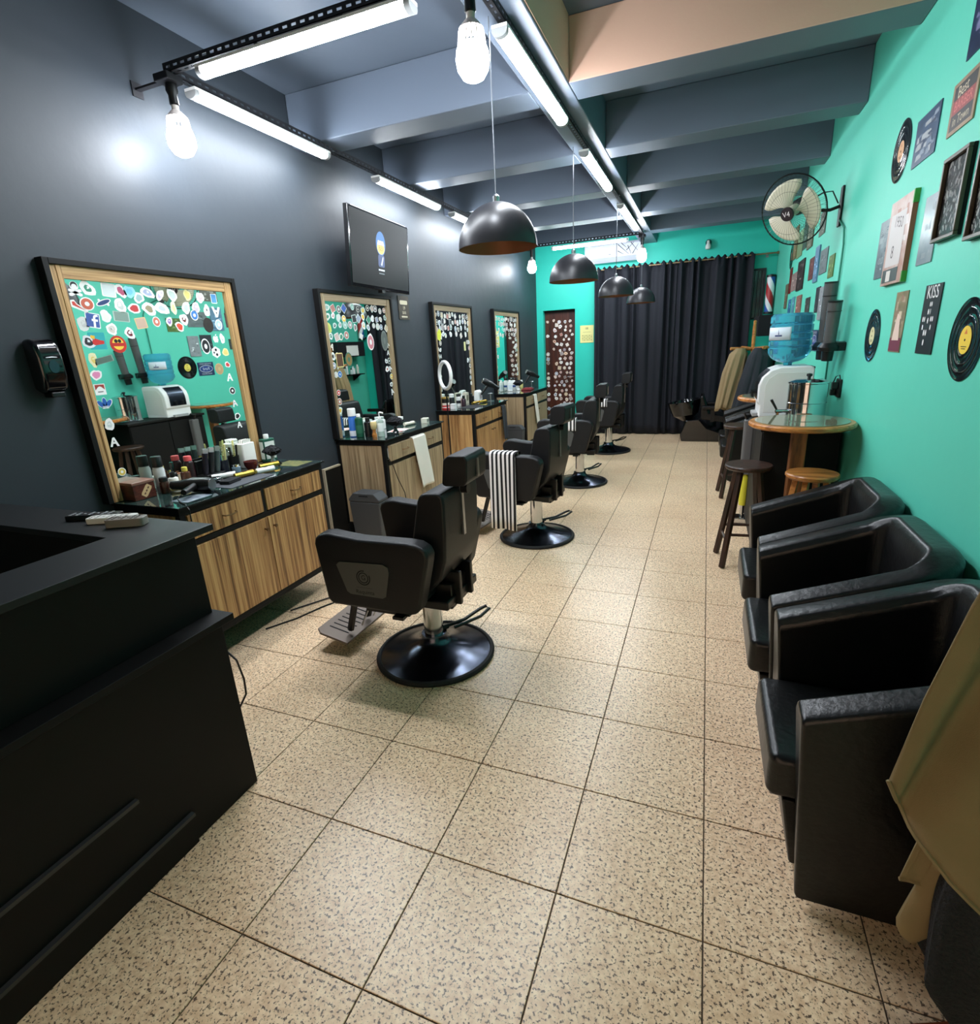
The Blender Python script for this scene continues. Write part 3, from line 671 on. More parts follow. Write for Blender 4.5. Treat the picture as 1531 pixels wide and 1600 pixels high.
def remote(x, y, rz, w, l, h, m, label, btn):
    o = thing('remote_control', label, 'remote', (x, y, 1.1135), rz)
    B().prism(rrect(-l/2, l/2, -w/2, w/2, w*.25, 3), 'z', 0, h).obj('body', m, o, bevel=(.003, 2))
    for i in range(7):
        for j in (-1, 0, 1):
            if i in (2, 4) and j: continue
            B().box(-l*.40+l*.12*i-.004, -l*.40+l*.12*i+.004, j*w*.28-.004, j*w*.28+.004, h, h+.0015).obj('button', btn, o)
remote(-2.185, .015, math.radians(22), .045, .20, .02, black_pl, 'black remote control with many buttons, farthest left on the desk', C((150, 152, 156), .5))
remote(-2.07, .005, math.radians(24), .048, .17, .022, C((206, 204, 198), .4), 'white remote control between the other two on the desk', C((170, 170, 166), .5))
remote(-1.965, -.015, math.radians(26), .05, .13, .03, C((120, 114, 106), .45), 'short grey-brown remote control on the desk corner', C((84, 80, 76), .5))
tag(B().tube([(-1.80, .075, .66), (-1.76, .08, .6), (-1.705, .085, .55), (-1.688, .085, .47), (-1.694, .085, .40), (-1.76, .08, .30), (-1.82, .075, .15), (-1.84, .07, .006)], .004, 6).obj('cable', black_pl), 'thin black cable hanging behind the reception desk corner', 'cable')

# ------------------------------------------------------------------ left wall: television, soap dispenser, small sign, board, bins
tv = thing('television', 'flat black television on the slate wall above the second mirror', 'television', (0, 0, 0))
T = TR(-2.90, 3.37, 2.49) @ RZ(3.5) @ RY(4)
B().box(-.02, .02, -.54, .54, -.305, .305, 0, T).obj('housing', black_gloss, tv, bevel=(.004, 2))
B().box(.0195, .0215, -.52, .52, -.275, .288, 0, T).obj('screen', mat('tv_screen', (6, 11, 12), .40, spec=.15, emit=.35), tv)
b = B(); TS_ = T @ Matrix(((0, 0, 1, .0222), (1, 0, 0, 0), (0, 1, 0, 0), (0, 0, 0, 1)))
def lay(b, pts, m, h, T=TS_): b.poly([(x, y, h) for x, y in pts], m, T)
lay(b, circ(.085, 20, -.02, .08, .10), 0, 0); lay(b, circ(.066, 20, -.02, .045, .05), 1, .0004); lay(b, rrect(-.075, .04, -.11, -.01, .02), 2, .0003)
lay(b, [(-.085, .07), (.045, .07), (.03, .105), (-.07, .105)], 3, .0006)
b.text('63', .07, TS_ @ TR(-.02, .045, .0008), 4); lay(b, [(-.03, -.09), (.01, -.02), (.02, -.03), (-.01, -.1)], 3, .0006)
b.box(-.075, .035, -.142, -.128, 0, .0002, 3, TS_); b.box(-.07, .03, -.168, -.16, 0, .0002, 5, TS_)
def glow(c): return mat('glow_%d_%d_%d' % c, c, .4, emit=.5)
b.obj('screen_logo', [glow((30, 90, 150)), glow((226, 190, 90)), glow((50, 66, 110)), glow((190, 200, 214)), glow((120, 80, 30)), glow((110, 116, 122))], tv, smooth=0)
B().box(-.019, .0225, -.03, .03, -.325, -.300, 0, T).obj('sensor_bump', black_pl, tv)
B().box(XL+.001, -2.93, 3.2, 3.5, 2.38, 2.60).obj('wall_bracket', black_pl, tv)
sd = thing('soap_dispenser', 'glossy black soap dispenser on the slate wall beside the nearest mirror', 'dispenser', (0, 0, 0))
B().prism([(XL+.001, 1.79), (XL+.05, 1.795), (XL+.09, 1.77), (XL+.105, 1.71), (XL+.105, 1.62), (XL+.085, 1.555), (XL+.04, 1.545), (XL+.001, 1.56)], 'y', .405, .515).obj('case', black_gloss, sd, bevel=(.02, 4))
B().box(XL+.02, XL+.085, .43, .49, 1.525, 1.55).obj('push_bar', black_pl, sd, bevel=(.006, 2))
B().prism(circ(.022, 14, .46, 1.665, .03), 'x', XL+.104, XL+.108).obj('sight_window', dark_steel, sd)
B().tube([(XL+.10, .42, 1.705), (XL+.1075, .46, 1.708), (XL+.10, .50, 1.705)], .0025, 6).obj('seam', C((190, 194, 198), .2), sd)
sg = thing('wall_plaque', 'small vintage plaque with pale lettering between two mirrors', 'sign', (0, 0, 0))
B().box(XL+.001, XL+.006, 3.84, 4.05, 1.955, 2.185).obj('plate', mat('plaque_brown', (76, 66, 52), .6, var=(20, (52, 48, 42), .2)), sg)
b = B(); T = Matrix(((0, 0, 1, XL+.0065), (1, 0, 0, 3.945), (0, 1, 0, 2.07), (0, 0, 0, 1)))
lay(b, rrect(-.075, .075, .03, .07, .015), 0, 0, T); b.text('19', .05, T @ TR(0, -.005, .0003), 0); b.text('BAR', .042, T @ TR(0, -.05, .0003), 0); lay(b, rrect(-.06, .06, -.095, -.08, .004), 0, 0, T)
b.obj('lettering', C((206, 196, 170), .7), sg, smooth=0)
bd = thing('leaning_board', 'black board with pale edges standing against the slate wall between two vanities', 'board', (0, 0, 0))
B().box(-3.03, -3.005, 2.325, 2.535, .001, .725).obj('panel', black, bd)
B().box(-3.03, -3.002, 2.312, 2.325, .001, .738).obj('edge_strip', C((166, 154, 132), .6), bd); B().box(-3.03, -3.002, 2.325, 2.535, .725, .738).obj('edge_strip', C((166, 154, 132), .6), bd)
def bin_(x, y, h, label):
    o = thing('waste_bin', label, 'bin', (x, y, 0.001), 0, 'plastic waste bins by the vanities')
    w, d = .15, .07
    vs = [(-w*.86, -d*.85, 0), (w*.86, -d*.85, 0), (w*.86, d*.85, 0), (-w*.86, d*.85, 0), (-w, -d, h*.86), (w, -d, h*.86), (w, d, h*.86), (-w, d, h*.86)]
    B().add(vs, [(3, 2, 1, 0), (4, 5, 6, 7), (0, 1, 5, 4), (1, 2, 6, 5), (2, 3, 7, 6), (3, 0, 4, 7)]).obj('body', grey, o, bevel=(.012, 3))
    B().prism([(-w*1.01, h*.86), (w*1.01, h*.86), (w*1.01, h*.9), (w*.68, h), (-w*.68, h), (-w*1.01, h*.9)], 'y', -d*1.02, d*1.02).obj('lid', grey, o, bevel=(.008, 2))
    B().box(-.045, .045, -d*1.02-.001, -d*1.02+.004, h*.945, h*.965).obj('hand_slot', black_matte, o)
bin_(-2.69, 2.44, .53, 'grey plastic bin with chamfered lid against the side of the second vanity')
bin_(-2.70, 6.30, .50, 'dark bin against the side of the farthest vanity')

# ------------------------------------------------------------------ things on the vanities
ZV = ZT+.0006
def bottle(name, label, cat, x, y, r, h, bm, capm, caph=.03, capr=None, band=None, sq=False, rz=0, shoulder=.12, group=None, z=None):
    o = thing(name, label, cat, (x, y, ZV if z is None else z), rz, group); hb = h-caph; capr = capr or r*.6
    if sq:
        B().prism(rrect(-r, r, -r*.55, r*.55, r*.2, 3), 'z', 0, hb).obj('body', bm, o, bevel=(.006, 2))
    else:
        B().lathe([(0, 0), (r*.94, 0), (r, r*.08), (r, hb*(1-shoulder)), (r*.9, hb*(1-shoulder*.5)), (capr*.95, hb*.985), (capr*.8, hb), (0, hb)], 20).obj('body', bm, o)
    B().lathe([(0, hb), (capr, hb), (capr, h-.004), (capr*.9, h), (0, h)], 18).obj('cap', capm, o)
    if band:
        c, a, e = band
        if sq: B().box(-r*.8, r*.8, -r*.55-.001, r*.55+.001, hb*a, hb*e).box(-r-.001, r+.001, -r*.4, r*.4, hb*a, hb*e).obj('paper_label', c, o)
        else: B().lathe([(r*1.008, hb*a), (r*1.012, hb*a+.001), (r*1.012, hb*e-.001), (r*1.008, hb*e)], 20).obj('paper_label', c, o)
    return o
def pump(name, label, x, y, r, h, bm, pm, band=None):
    o = bottle(name, label, 'bottle', x, y, r, h, bm, pm, h*.12, r*.42, band)
    B().cyl((0, 0, h), (0, 0, h+.035), .005, 8, 0).tube([(0, 0, h+.035), (.01, 0, h+.04), (.04, 0, h+.034)], .007, 8).obj('pump_head', pm, o)
def clipper(label, x, y, rz, bm, hm, L=.15, name='hair_clipper', z=None, tilt=0):
    o = thing(name, label, 'clipper', (x, y, ZV if z is None else z), rz)
    T = RY(tilt)
    pts = [(-.5, .016), (-.3, .019), (0, .021), (.3, .022), (.42, .021)]
    b = B()
    def fn(u, v):
        k = u*4; i = min(int(k), 3); f = k-i
        w = pts[i][1]*(1-f)+pts[i+1][1]*f; t = 2*PI*v
        return (L*(pts[i][0]*(1-f)+pts[i+1][0]*f), w*math.cos(t), .018+.017*math.sin(t))
    b.grid(fn, 8, 14, 0, T); b.poly([fn(0, j/14) for j in range(14)], 0, T); b.poly([fn(1, j/14) for j in range(14)][::-1], 0, T); b.obj('body', bm, o)
    B().prism([(L*.40, .006), (L*.52, .010), (L*.52, .016), (L*.40, .034)], 'y', -.021, .021, 0, T).obj('blade', hm, o)
    b = B()
    for i in range(10): b.box(L*.52, L*.545, -.020+.0042*i, -.018+.0042*i, .010, .014, 0, T)
    b.obj('teeth', chrome, o)
    B().box(-L*.1, L*.08, -.005, .005, .034, .038, 0, T).obj('switch', black_pl, o)
def duster(label, x, y, s, m_h, rz=0):
    o = thing('neck_brush', label, 'brush', (x, y, ZV), rz)
    B().lathe([(0, 0), (.022*s, 0), (.026*s, .01*s), (.014*s, .03*s), (.013*s, .05*s), (.022*s, .065*s), (0, .066*s)], 18).obj('handle', m_h, o)
    b = B()
    for i in range(90):
        a, q = R.random()*2*PI, math.sqrt(R.random())
        b.cyl((.016*s*q*math.cos(a), .016*s*q*math.sin(a), .06*s), (.072*s*q*math.cos(a), .072*s*q*math.sin(a), (.135-.045*q*q)*s), .0035*s, 5, 0, .0055*s)
    b.lathe([(.018*s, .062*s), (.045*s, .088*s), (.060*s, .098*s), (.03*s, .125*s), (0, .13*s)], 16)
    br = b.obj('bristles', black_matte, o); br['kind'] = 'stuff'
def cup(label, x, y, r, h, m_, tools):
    o = thing('tool_cup', label, 'cup', (x, y, ZV))
    B().lathe([(0, 0), (r*.92, 0), (r, h), (r*.9, h), (r*.84, .006), (0, .006)], 20).obj('cup', m_, o)
    for k, c in enumerate(tools):
        a = 2*PI*k/len(tools)+.4; q = r*.45
        p0 = (q*.4*math.cos(a), q*.4*math.sin(a), .012); p1 = (q*1.5*math.cos(a), q*1.5*math.sin(a), h+c[2])
        b = B()
        if c[1] == 'comb':
            d = (Vector(p1)-Vector(p0)); TT = TR(*p0) @ d.to_track_quat('Z', 'Y').to_matrix().to_4x4(); LL = d.length
            b.box(-.003, .003, -.014, -.004, 0, LL, 0, TT)
            for i in range(14): b.box(-.0015, .0015, -.005, .012, LL*.35+LL*.045*i, LL*.35+LL*.045*i+.003, 0, TT)
        elif c[1] == 'scissors':
            d = (Vector(p1)-Vector(p0)); TT = TR(*p0) @ d.to_track_quat('Z', 'Y').to_matrix().to_4x4(); LL = d.length
            b.prism([(-.006, 0), (.006, 0), (.004, LL-.03), (-.004, LL-.03)], 'y', -.0015, .0015, 0, TT)
            for s_ in (-1, 1): b.tube([tuple(TT @ Vector((.012*s_+.011*math.cos(t), 0, LL-.015+.014*math.sin(t)))) for t in [i*PI/5 for i in range(10)]], .0028, 6, 0, True)
        else: b.cyl(p0, p1, .006, 8, 0, .009)
        q_ = b.obj(c[0].replace(' ', '_'), c[3])
        q_.location = (x, y, ZV+.001); tag(q_, '%s standing in the %s' % (c[0], label.split(' on ')[0].split(' with ')[0]), c[1], 'tools standing in cups')
def hair_dryer(label, x, y, z, rz, tilt, L=.20, name='hair_dryer', roll=0):
    o = thing(name, label, 'hair dryer', (x, y, z), rz); o.rotation_euler = (math.radians(roll), math.radians(tilt), rz)
    B().lathe([(0, -.09), (.036, -.09), (.042, -.06), (.042, .02), (.034, .06), (.026, .10), (.024, .15), (.02, .15), (.0, .145)], 24, 0, RY(90)).obj('barrel', black_pl, o)
    B().lathe([(0, 0), (.034, 0), (.034, .004), (0, .004)], 20, 0, TR(-.095, 0, 0) @ RY(90)).obj('inlet_grille', steel, o)
    B().tube([(-.01, 0, -.03), (-.02, 0, -.09), (-.04, 0, -.17)], [.02, .017, .015], 12).obj('handle', black_pl, o)
    return o
# --- nearest vanity
bx = thing('wooden_box', 'small reddish wooden box with a pale razor-blade emblem', 'box', (-2.955, .715, ZV), math.radians(-4))
B().box(-.055, .055, -.06, .06, 0, .085).obj('box_body', wood('box_wood', (104, 52, 38), (82, 38, 28), (58, 26, 20), (30, 30, 60), .35), bx, bevel=(.003, 2))
B().box(-.058, .058, -.063, .063, .085, .10).obj('box_lid', C((132, 92, 78), .4), bx, bevel=(.003, 2))
b = B(); T = Matrix(((0, 0, 1, .0556), (1, 0, 0, .01), (0, 1, 0, .045), (0, 0, 0, 1))) @ RZ(52)
b.prism([(-.034, -.015), (-.028, -.015), (-.026, -.018), (.026, -.018), (.028, -.015), (.034, -.015), (.034, .015), (.028, .015), (.026, .018), (-.026, .018), (-.028, .015), (-.034, .015)], 'z', 0, .001, 0, T)
b.obj('blade_emblem', C((212, 176, 130), .5), bx, smooth=0)
b = B()
for a in (-.018, 0, .018): b.box(a-.006, a+.006, -.0035, .0035, .001, .0014, 0, T)
b.obj('emblem_slots', C((90, 50, 36), .5), bx, smooth=0)
bottle('spray_can', 'tall black-capped spray can with a white label behind the wooden box', 'can', -2.955, .855, .03, .205, C((196, 198, 196), .35), black_pl, .06, .028, (C((150, 152, 152), .4), .0, .25))
bottle('bottle', 'small amber bottle with black cap just right of the wooden box', 'bottle', -2.90, .83, .024, .092, C((58, 34, 24), .25), black_pl, .022, .022)
bottle('bottle', 'thin black dropper bottle on the nearest vanity', 'bottle', -2.965, .95, .019, .15, C((24, 24, 26), .3), black_gloss, .06, .012)
bottle('bottle', 'short white bottle behind the amber ones on the nearest vanity', 'bottle', -2.92, .905, .027, .105, C((220, 218, 208), .4), black_pl, .03, .014)
bottle('bottle', 'brown glass bottle with a yellow cap on the nearest vanity', 'bottle', -2.915, .985, .027, .115, C((74, 38, 24), .2), C((206, 190, 80), .4), .024, .016)
bottle('bottle', 'dark red bottle with pink cap beside the standing clippers', 'bottle', -2.96, 1.055, .028, .165, C((40, 18, 22), .3), C((214, 84, 86), .4), .028, .022)
sb = thing('shaving_brush', 'cream-handled shaving brush lying on the nearest vanity', 'brush', (-2.865, .88, ZV+.0145), math.radians(40))
B().lathe([(0, -.05), (.012, -.048), (.014, -.03), (.009, -.01), (.013, .01), (.011, .018), (0, .018)], 14, 0, RY(90)).obj('handle', C((226, 212, 150), .35), sb)
B().lathe([(0, .016), (.011, .018), (.014, .045), (.008, .06), (0, .062)], 14, 0, RY(90)).obj('bristles', C((214, 196, 140), .9), sb)
hp = thing('soap_packet', 'crumpled white and green packet behind the hair dryer', 'packet', (-2.86, .985, ZV), math.radians(25))
B().prism(rrect(-.05, .05, -.03, .03, .012, 3), 'z', 0, .03).obj('wrapper', C((214, 222, 208), .35), hp, bevel=(.012, 3)); B().box(-.035, .035, -.022, .022, .0295, .0308).obj('print_panel', C((96, 150, 90), .4), hp)
hair_dryer('black hair dryer lying on the nearest vanity, grille towards the room', -2.715, .885, ZV+.043, math.radians(195), 0, roll=90)
tag(B().tube([(-2.74, .80, ZV+.008), (-2.70, .74, ZV+.004), (-2.62, .69, ZV+.004), (-2.545, .66, ZV+.004), (-2.52, .655, ZV-.02), (-2.515, .65, .86), (-2.52, .64, .80)], .0035, 6).obj('cable', black_pl), 'black cable running off the front edge of the nearest vanity', 'cable')
st = thing('clipper_stand', 'black stand holding upright clippers on the nearest vanity', 'stand', (-2.93, 1.175, ZV))
B().box(-.045, .045, -.07, .07, 0, .035).obj('tray', black_pl, st, bevel=(.006, 2)); B().box(-.045, -.03, -.07, .07, .035, .12).obj('back_plate', black_pl, st, bevel=(.004, 2))
for i, (dy, c, h_) in enumerate(((-.045, (30, 26, 40), (196, 200, 206)), (0, (36, 36, 40), (228, 230, 236)), (.045, (70, 84, 84), (170, 180, 178)))):
    q = thing('standing_clipper', ['purple-black clipper upright in the stand', 'black clipper with white head upright in the stand', 'grey-green clipper upright in the stand'][i], 'clipper', (-2.925, 1.175+dy, ZV+.036))
    b = B(); b.lathe([(0, 0), (.014, 0), (.017, .04), (.016, .10), (.019, .13), (0, .13)], 14, 0, RX(-6) @ RY(5)); b.obj('body', C(c, .3), q)
    B().box(-.006, .006, -.017, .017, .13, .158, 0, RX(-6) @ RY(5)).obj('blade', C(h_, .25, metal=.7), q)
clipper('white-topped black clipper in the middle of the nearest vanity', -2.84, 1.19, math.radians(60), C((216, 218, 214), .3), steel, .15)
fb = thing('black_case', 'flat black case at the front of the nearest vanity', 'case', (-2.70, 1.10, ZV+.0032), math.radians(12)); B().prism(rrect(-.035, .035, -.06, .06, .01, 3), 'z', 0, .02).obj('case_body', black_matte, fb, bevel=(.003, 2)); B().box(-.0355, .0355, -.0605, .0605, .009, .0105).obj('seam', C((54, 54, 58), .5), fb)
tag(B().prism(rrect(-2.80, -2.575, .985, 1.33, .012), 'z', ZV-.0004, ZV+.0026).obj('rubber_mat', mat('grey_mat', (70, 72, 78), .7)), 'thin grey rubber mat at the front of the nearest vanity', 'mat')
clipper('gold clipper on the grey mat, nearest the black case', -2.72, 1.235, math.radians(80), gold, gold, .14, z=ZV+.0032)
clipper('gold and black clipper by the white bottle at the vanity end', -2.77, 1.50, math.radians(75), gold, black_pl, .15)
clipper('white oval trimmer beside the two gold clippers', -2.685, 1.375, math.radians(70), white, steel, .13)
bw = thing('shaving_bowl', 'burgundy shaving bowl on the nearest vanity', 'bowl', (-2.86, 1.43, ZV)); B().lathe([(0, 0), (.028, 0), (.03, .008), (.042, .03), (.045, .058), (.041, .058), (.036, .03), (0, .014)], 24).obj('bowl', C((84, 30, 28), .25), bw); B().lathe([(0, .03), (.036, .03), (.0, .034)], 20).obj('soap', C((200, 190, 176), .7), bw)
cup('black cup with combs and scissors on the nearest vanity', -2.955, 1.385, .036, .10, black_pl, [('black comb', 'comb', .07, black_pl), ('pale yellow comb', 'comb', .095, C((226, 220, 140), .4)), ('steel scissors', 'scissors', .055, chrome), ('narrow black comb', 'comb', .06, black_pl)])
cup('smaller black cup with styling tools on the nearest vanity', -2.955, 1.295, .032, .09, C((26, 28, 40), .3), [('cream comb', 'comb', .10, C((230, 222, 150), .4)), ('thin steel scissors', 'scissors', .06, chrome), ('blue-black razor handle', 'razor', .05, C((40, 50, 110), .3))])
nk = thing('napkin_box', 'white paper towel pack standing on the nearest vanity', 'paper towels', (-2.955, 1.495, ZV), 0); B().prism(rrect(-.035, .035, -.055, .055, .008, 2), 'z', 0, .165).obj('pack', paper, nk, bevel=(.006, 2))
for i in range(3): B().prism([(-.025+.018*i, .165), (-.015+.018*i, .165), (-.01+.018*i, .188), (-.022+.018*i, .18)], 'y', -.03, .035).obj('sheet', paper, nk)
duster('black fan-shaped neck brush beside the green bottle', -2.845, 1.615, .95, steel)
bt = bottle('talc_bottle', 'flat green bottle with white label at the far end of the nearest vanity', 'bottle', -2.95, 1.69, .048, .19, C((30, 84, 66), .35), white, .03, .018, (C((224, 228, 222), .5), .12, .88), True, math.radians(80))
ov = thing('foil_shaver', 'rounded chrome and black shaver in the middle of the nearest vanity', 'shaver', (-2.80, 1.06, ZV), math.radians(50))
B().prism(rrect(-.06, .06, -.03, .03, .028, 5), 'z', 0, .022).obj('body', black_gloss, ov, bevel=(.006, 2)); B().prism(rrect(-.052, .052, -.025, .025, .023, 5), 'z', .022, .036).obj('chrome_cover', chrome, ov, bevel=(.006, 2))
fc = thing('small_frame', 'small wood-edged card standing behind the bottles on the nearest vanity', 'frame', (-2.985, 1.005, ZV), 0)
B().box(-.008, .008, -.035, .035, 0, .075).obj('edge', C((150, 96, 66), .5), fc, bevel=(.002, 1)); B().box(.0078, .0086, -.028, .028, .007, .068).obj('card_face', C((206, 190, 160), .5), fc)
gj = thing('glass_jar', 'small glass jar with steel lid behind the flat black case', 'jar', (-2.855, 1.30, ZV)); B().lathe([(0, 0), (.026, 0), (.027, .045), (.022, .05), (0, .05)], 20).obj('jar_body', C((150, 176, 196), .1, trans=.5), gj); B().lathe([(0, .05), (.024, .05), (.024, .064), (0, .066)], 20).obj('lid', chrome, gj)
# prints lying under the glass are the counter's own; loose cards on top
tag(B().prism(rrect(-2.70, -2.58, .70, .86, .004), 'z', ZV-.0004, ZV+.0006).obj('photo_card', mat('card_print', (170, 180, 186), .3, var=(30, (84, 92, 110), .15))), 'blue-grey printed card lying at the near corner of the nearest vanity', 'card')
tag(B().prism(rrect(-2.80, -2.60, 1.56, 1.72, .004), 'z', ZV-.0004, ZV+.0006).obj('photo_card', mat('card_print_green', (70, 92, 70), .3, var=(40, (150, 140, 84), .12))), 'greenish printed card at the far end of the nearest vanity', 'card')
# --- second vanity
bottle('bottle', 'tall blue bottle with a broad white cap on the second vanity', 'bottle', -2.94, 2.70, .036, .245, C((56, 110, 190), .3), white, .065, .035, (C((220, 226, 232), .5), .04, .3))
bottle('bottle', 'dark green bottle with small white cap on the second vanity', 'bottle', -2.86, 2.68, .035, .20, C((22, 74, 54), .3), white, .025, .018, (C((44, 100, 76), .5), .2, .6))
bottle('bottle', 'plain black bottle beside the dark green one', 'bottle', -2.785, 2.70, .033, .165, C((20, 20, 22), .25), black_pl, .03, .02)
wb = thing('beard_brush', 'shaving brush with pale bristles and wooden handle, standing upright', 'brush', (-2.715, 2.68, ZV)); B().lathe([(0, 0), (.02, 0), (.022, .02), (.013, .05), (.018, .068), (0, .068)], 16).obj('handle', wood_t, wb); B().lathe([(.017, .066), (.026, .08), (.028, .12), (.024, .132), (0, .134)], 16).obj('bristles', C((206, 184, 130), .9), wb)
pump('spray_bottle', 'clear pump bottle with white head on the second vanity', -2.685, 2.735, .032, .165, mat('clear_greenish_plastic', (206, 226, 214), .15, trans=.6), white, (C((226, 232, 228), .5), .3, .8))
duster('broad black neck brush at the front of the second vanity', -2.625, 2.88, 1.15, black_gloss)
tb = thing('cream_tub', 'white-lidded black tub on the second vanity', 'tub', (-2.90, 3.40, ZV)); B().lathe([(0, 0), (.04, 0), (.042, .05), (0, .05)], 22).obj('tub', C((30, 30, 32), .3), tb); B().lathe([(0, .05), (.046, .05), (.046, .075), (0, .077)], 22).obj('lid', white, tb)
wx = thing('white_box', 'low white open box behind the neck brush on the second vanity', 'box', (-2.94, 3.06, ZV)); B().box(-.04, .04, -.10, .10, 0, .085).obj('box_body', white, wx, bevel=(.004, 2)); B().box(-.035, .035, -.095, .095, .085, .088).obj('box_lid', C((206, 208, 206), .4), wx)
pp = thing('paper_stack', 'red and white papers lying on the second vanity', 'papers', (-2.70, 3.06, ZV), math.radians(8))
for i, c in enumerate(((226, 214, 206), (206, 90, 84), (230, 226, 220))): B().prism(rrect(-.07+.02*i, .05+.012*i, -.12+.03*i, .10-.02*i, .004, 1), 'z', .001*i, .001*i+.001).obj('sheet', C(c, .6), pp)
clipper('pale clipper lying near the far end of the second vanity', -2.76, 3.36, math.radians(80), C((206, 200, 180), .35), steel, .15)
bb_ = thing('card_box', 'small cream box on the far end of the second vanity', 'box', (-2.66, 3.50, ZV), math.radians(8)); B().box(-.03, .03, -.035, .035, 0, .05).obj('carton', C((206, 206, 188), .5), bb_, bevel=(.002, 1)); B().box(.0295, .031, -.02, .02, .012, .038).obj('print_panel', C((120, 128, 120), .5), bb_)
# --- third vanity
bottle('wax_tin', 'red and white tin on the near corner of the third vanity', 'tin', -2.965, 4.60, .045, .075, C((206, 56, 56), .35), C((226, 214, 200), .4), .025, .045, (C((236, 230, 226), .4), .4, .6))
bottle('wax_tin', 'black and gold tin stacked on the red one', 'tin', -2.965, 4.60, .042, .07, C((30, 28, 26), .35), C((190, 160, 84), .3, metal=.6), .02, .043, None, z=ZV+.0755)
cb = thing('white_carton', 'little white carton beside the red tin', 'box', (-2.88, 4.64, ZV)); B().box(-.03, .03, -.03, .03, 0, .06).obj('carton', white, cb, bevel=(.002, 1)); B().box(-.0305, .0305, -.0305, .0305, .045, .05).obj('flap_seam', C((196, 196, 194), .5), cb)
bottle('can', 'white-topped black can behind the tins on the third vanity', 'can', -2.95, 4.75, .032, .165, C((28, 28, 30), .3), white, .04, .03)
bottle('can', 'white can with dark band on the third vanity', 'can', -2.93, 4.90, .03, .15, C((214, 214, 210), .35), black_pl, .03, .024, (C((40, 40, 46), .4), .3, .6))
bottle('bottle', 'dark plum bottle beside the white can on the third vanity', 'bottle', -2.86, 4.90, .028, .13, C((50, 30, 40), .3), black_pl, .035, .018)
bottle('bottle', 'pinkish bottle in the middle of the third vanity', 'bottle', -2.93, 5.02, .026, .12, C((206, 160, 150), .35), white, .03, .02)
clipper('gold clipper in the middle of the third vanity', -2.80, 5.12, math.radians(85), gold, gold)
clipper('second gold clipper on the third vanity, nearer the dryer', -2.76, 5.28, math.radians(70), gold, gold, .13)
tag(B().prism(rrect(-2.84, -2.62, 4.66, 5.0, .01), 'z', ZV-.0004, ZV+.0024).obj('rubber_mat', black_matte), 'black mat at the front of the third vanity', 'mat')
bottle('bottle', 'square black bottle near the far end of the third vanity', 'bottle', -2.93, 5.30, .035, .12, C((24, 24, 26), .25), black_gloss, .03, .02, None, True)
bk = thing('card_box', 'upright cream box at the rear of the third vanity', 'box', (-2.955, 5.18, ZV)); B().box(-.025, .025, -.045, .045, 0, .14).obj('carton', C((196, 190, 172), .5), bk, bevel=(.002, 1)); B().box(.0245, .026, -.03, .03, .04, .11).obj('print_panel', C((120, 116, 100), .5), bk)
dh = thing('dryer_holder', 'silver wire dryer holder at the far end of the third vanity', 'holder', (-2.72, 5.46, ZV)); B().lathe([(0, 0), (.045, 0), (.045, .006), (.008, .012), (.007, .10), (0, .10)], 18).obj('foot', steel, dh); B().tube([(.032*math.cos(t), .032*math.sin(t), .10) for t in [i*PI/8 for i in range(16)]], .005, 6, 0, True).box(-.03, .03, -.004, .004, .094, .10).obj('ring', steel, dh)
hair_dryer('black hair dryer standing in the wire holder on the third vanity', -2.735, 5.46, ZV+.225, math.radians(35), 28, name='hair_dryer')
wbx = thing('white_bottle_pack', 'white bag-like pouch behind the standing hair dryer', 'pouch', (-2.90, 5.46, ZV)); B().prism([(-.04, 0), (.04, 0), (.036, .12), (.01, .15), (-.03, .14)], 'y', -.06, .06).obj('pouch', white, wbx, bevel=(.01, 3)); B().box(.035, .0395, -.02, .03, .03, .09).obj('print_panel', C((170, 150, 150), .5), wbx)
# ring light
rl = thing('ring_light', 'white ring light on a thin stand between the second and third vanities', 'ring light', (-2.80, 4.31, 0))
Tn = TR(0, 0, 1.36) @ RZ(-38) @ RX(90)
B().tube([tuple(Tn @ Vector((.145*math.cos(t), .145*math.sin(t), 0))) for t in [i*PI/20 for i in range(40)]], .020, 10, 0, True).obj('ring', mat('ring_white', (226, 228, 226), .4), rl)
B().cyl((0, 0, .35), (0, 0, 1.22), .008, 10).obj('pole', black_pl, rl)
for k in range(3):
    a = 2*PI*k/3+.5; B().cyl((0, 0, .38), (.17*math.cos(a), .17*math.sin(a), .006), .007, 8).obj('leg', black_pl, rl)
B().box(-.012, .012, -.012, .012, 1.20, 1.235).obj('clamp', black_pl, rl)
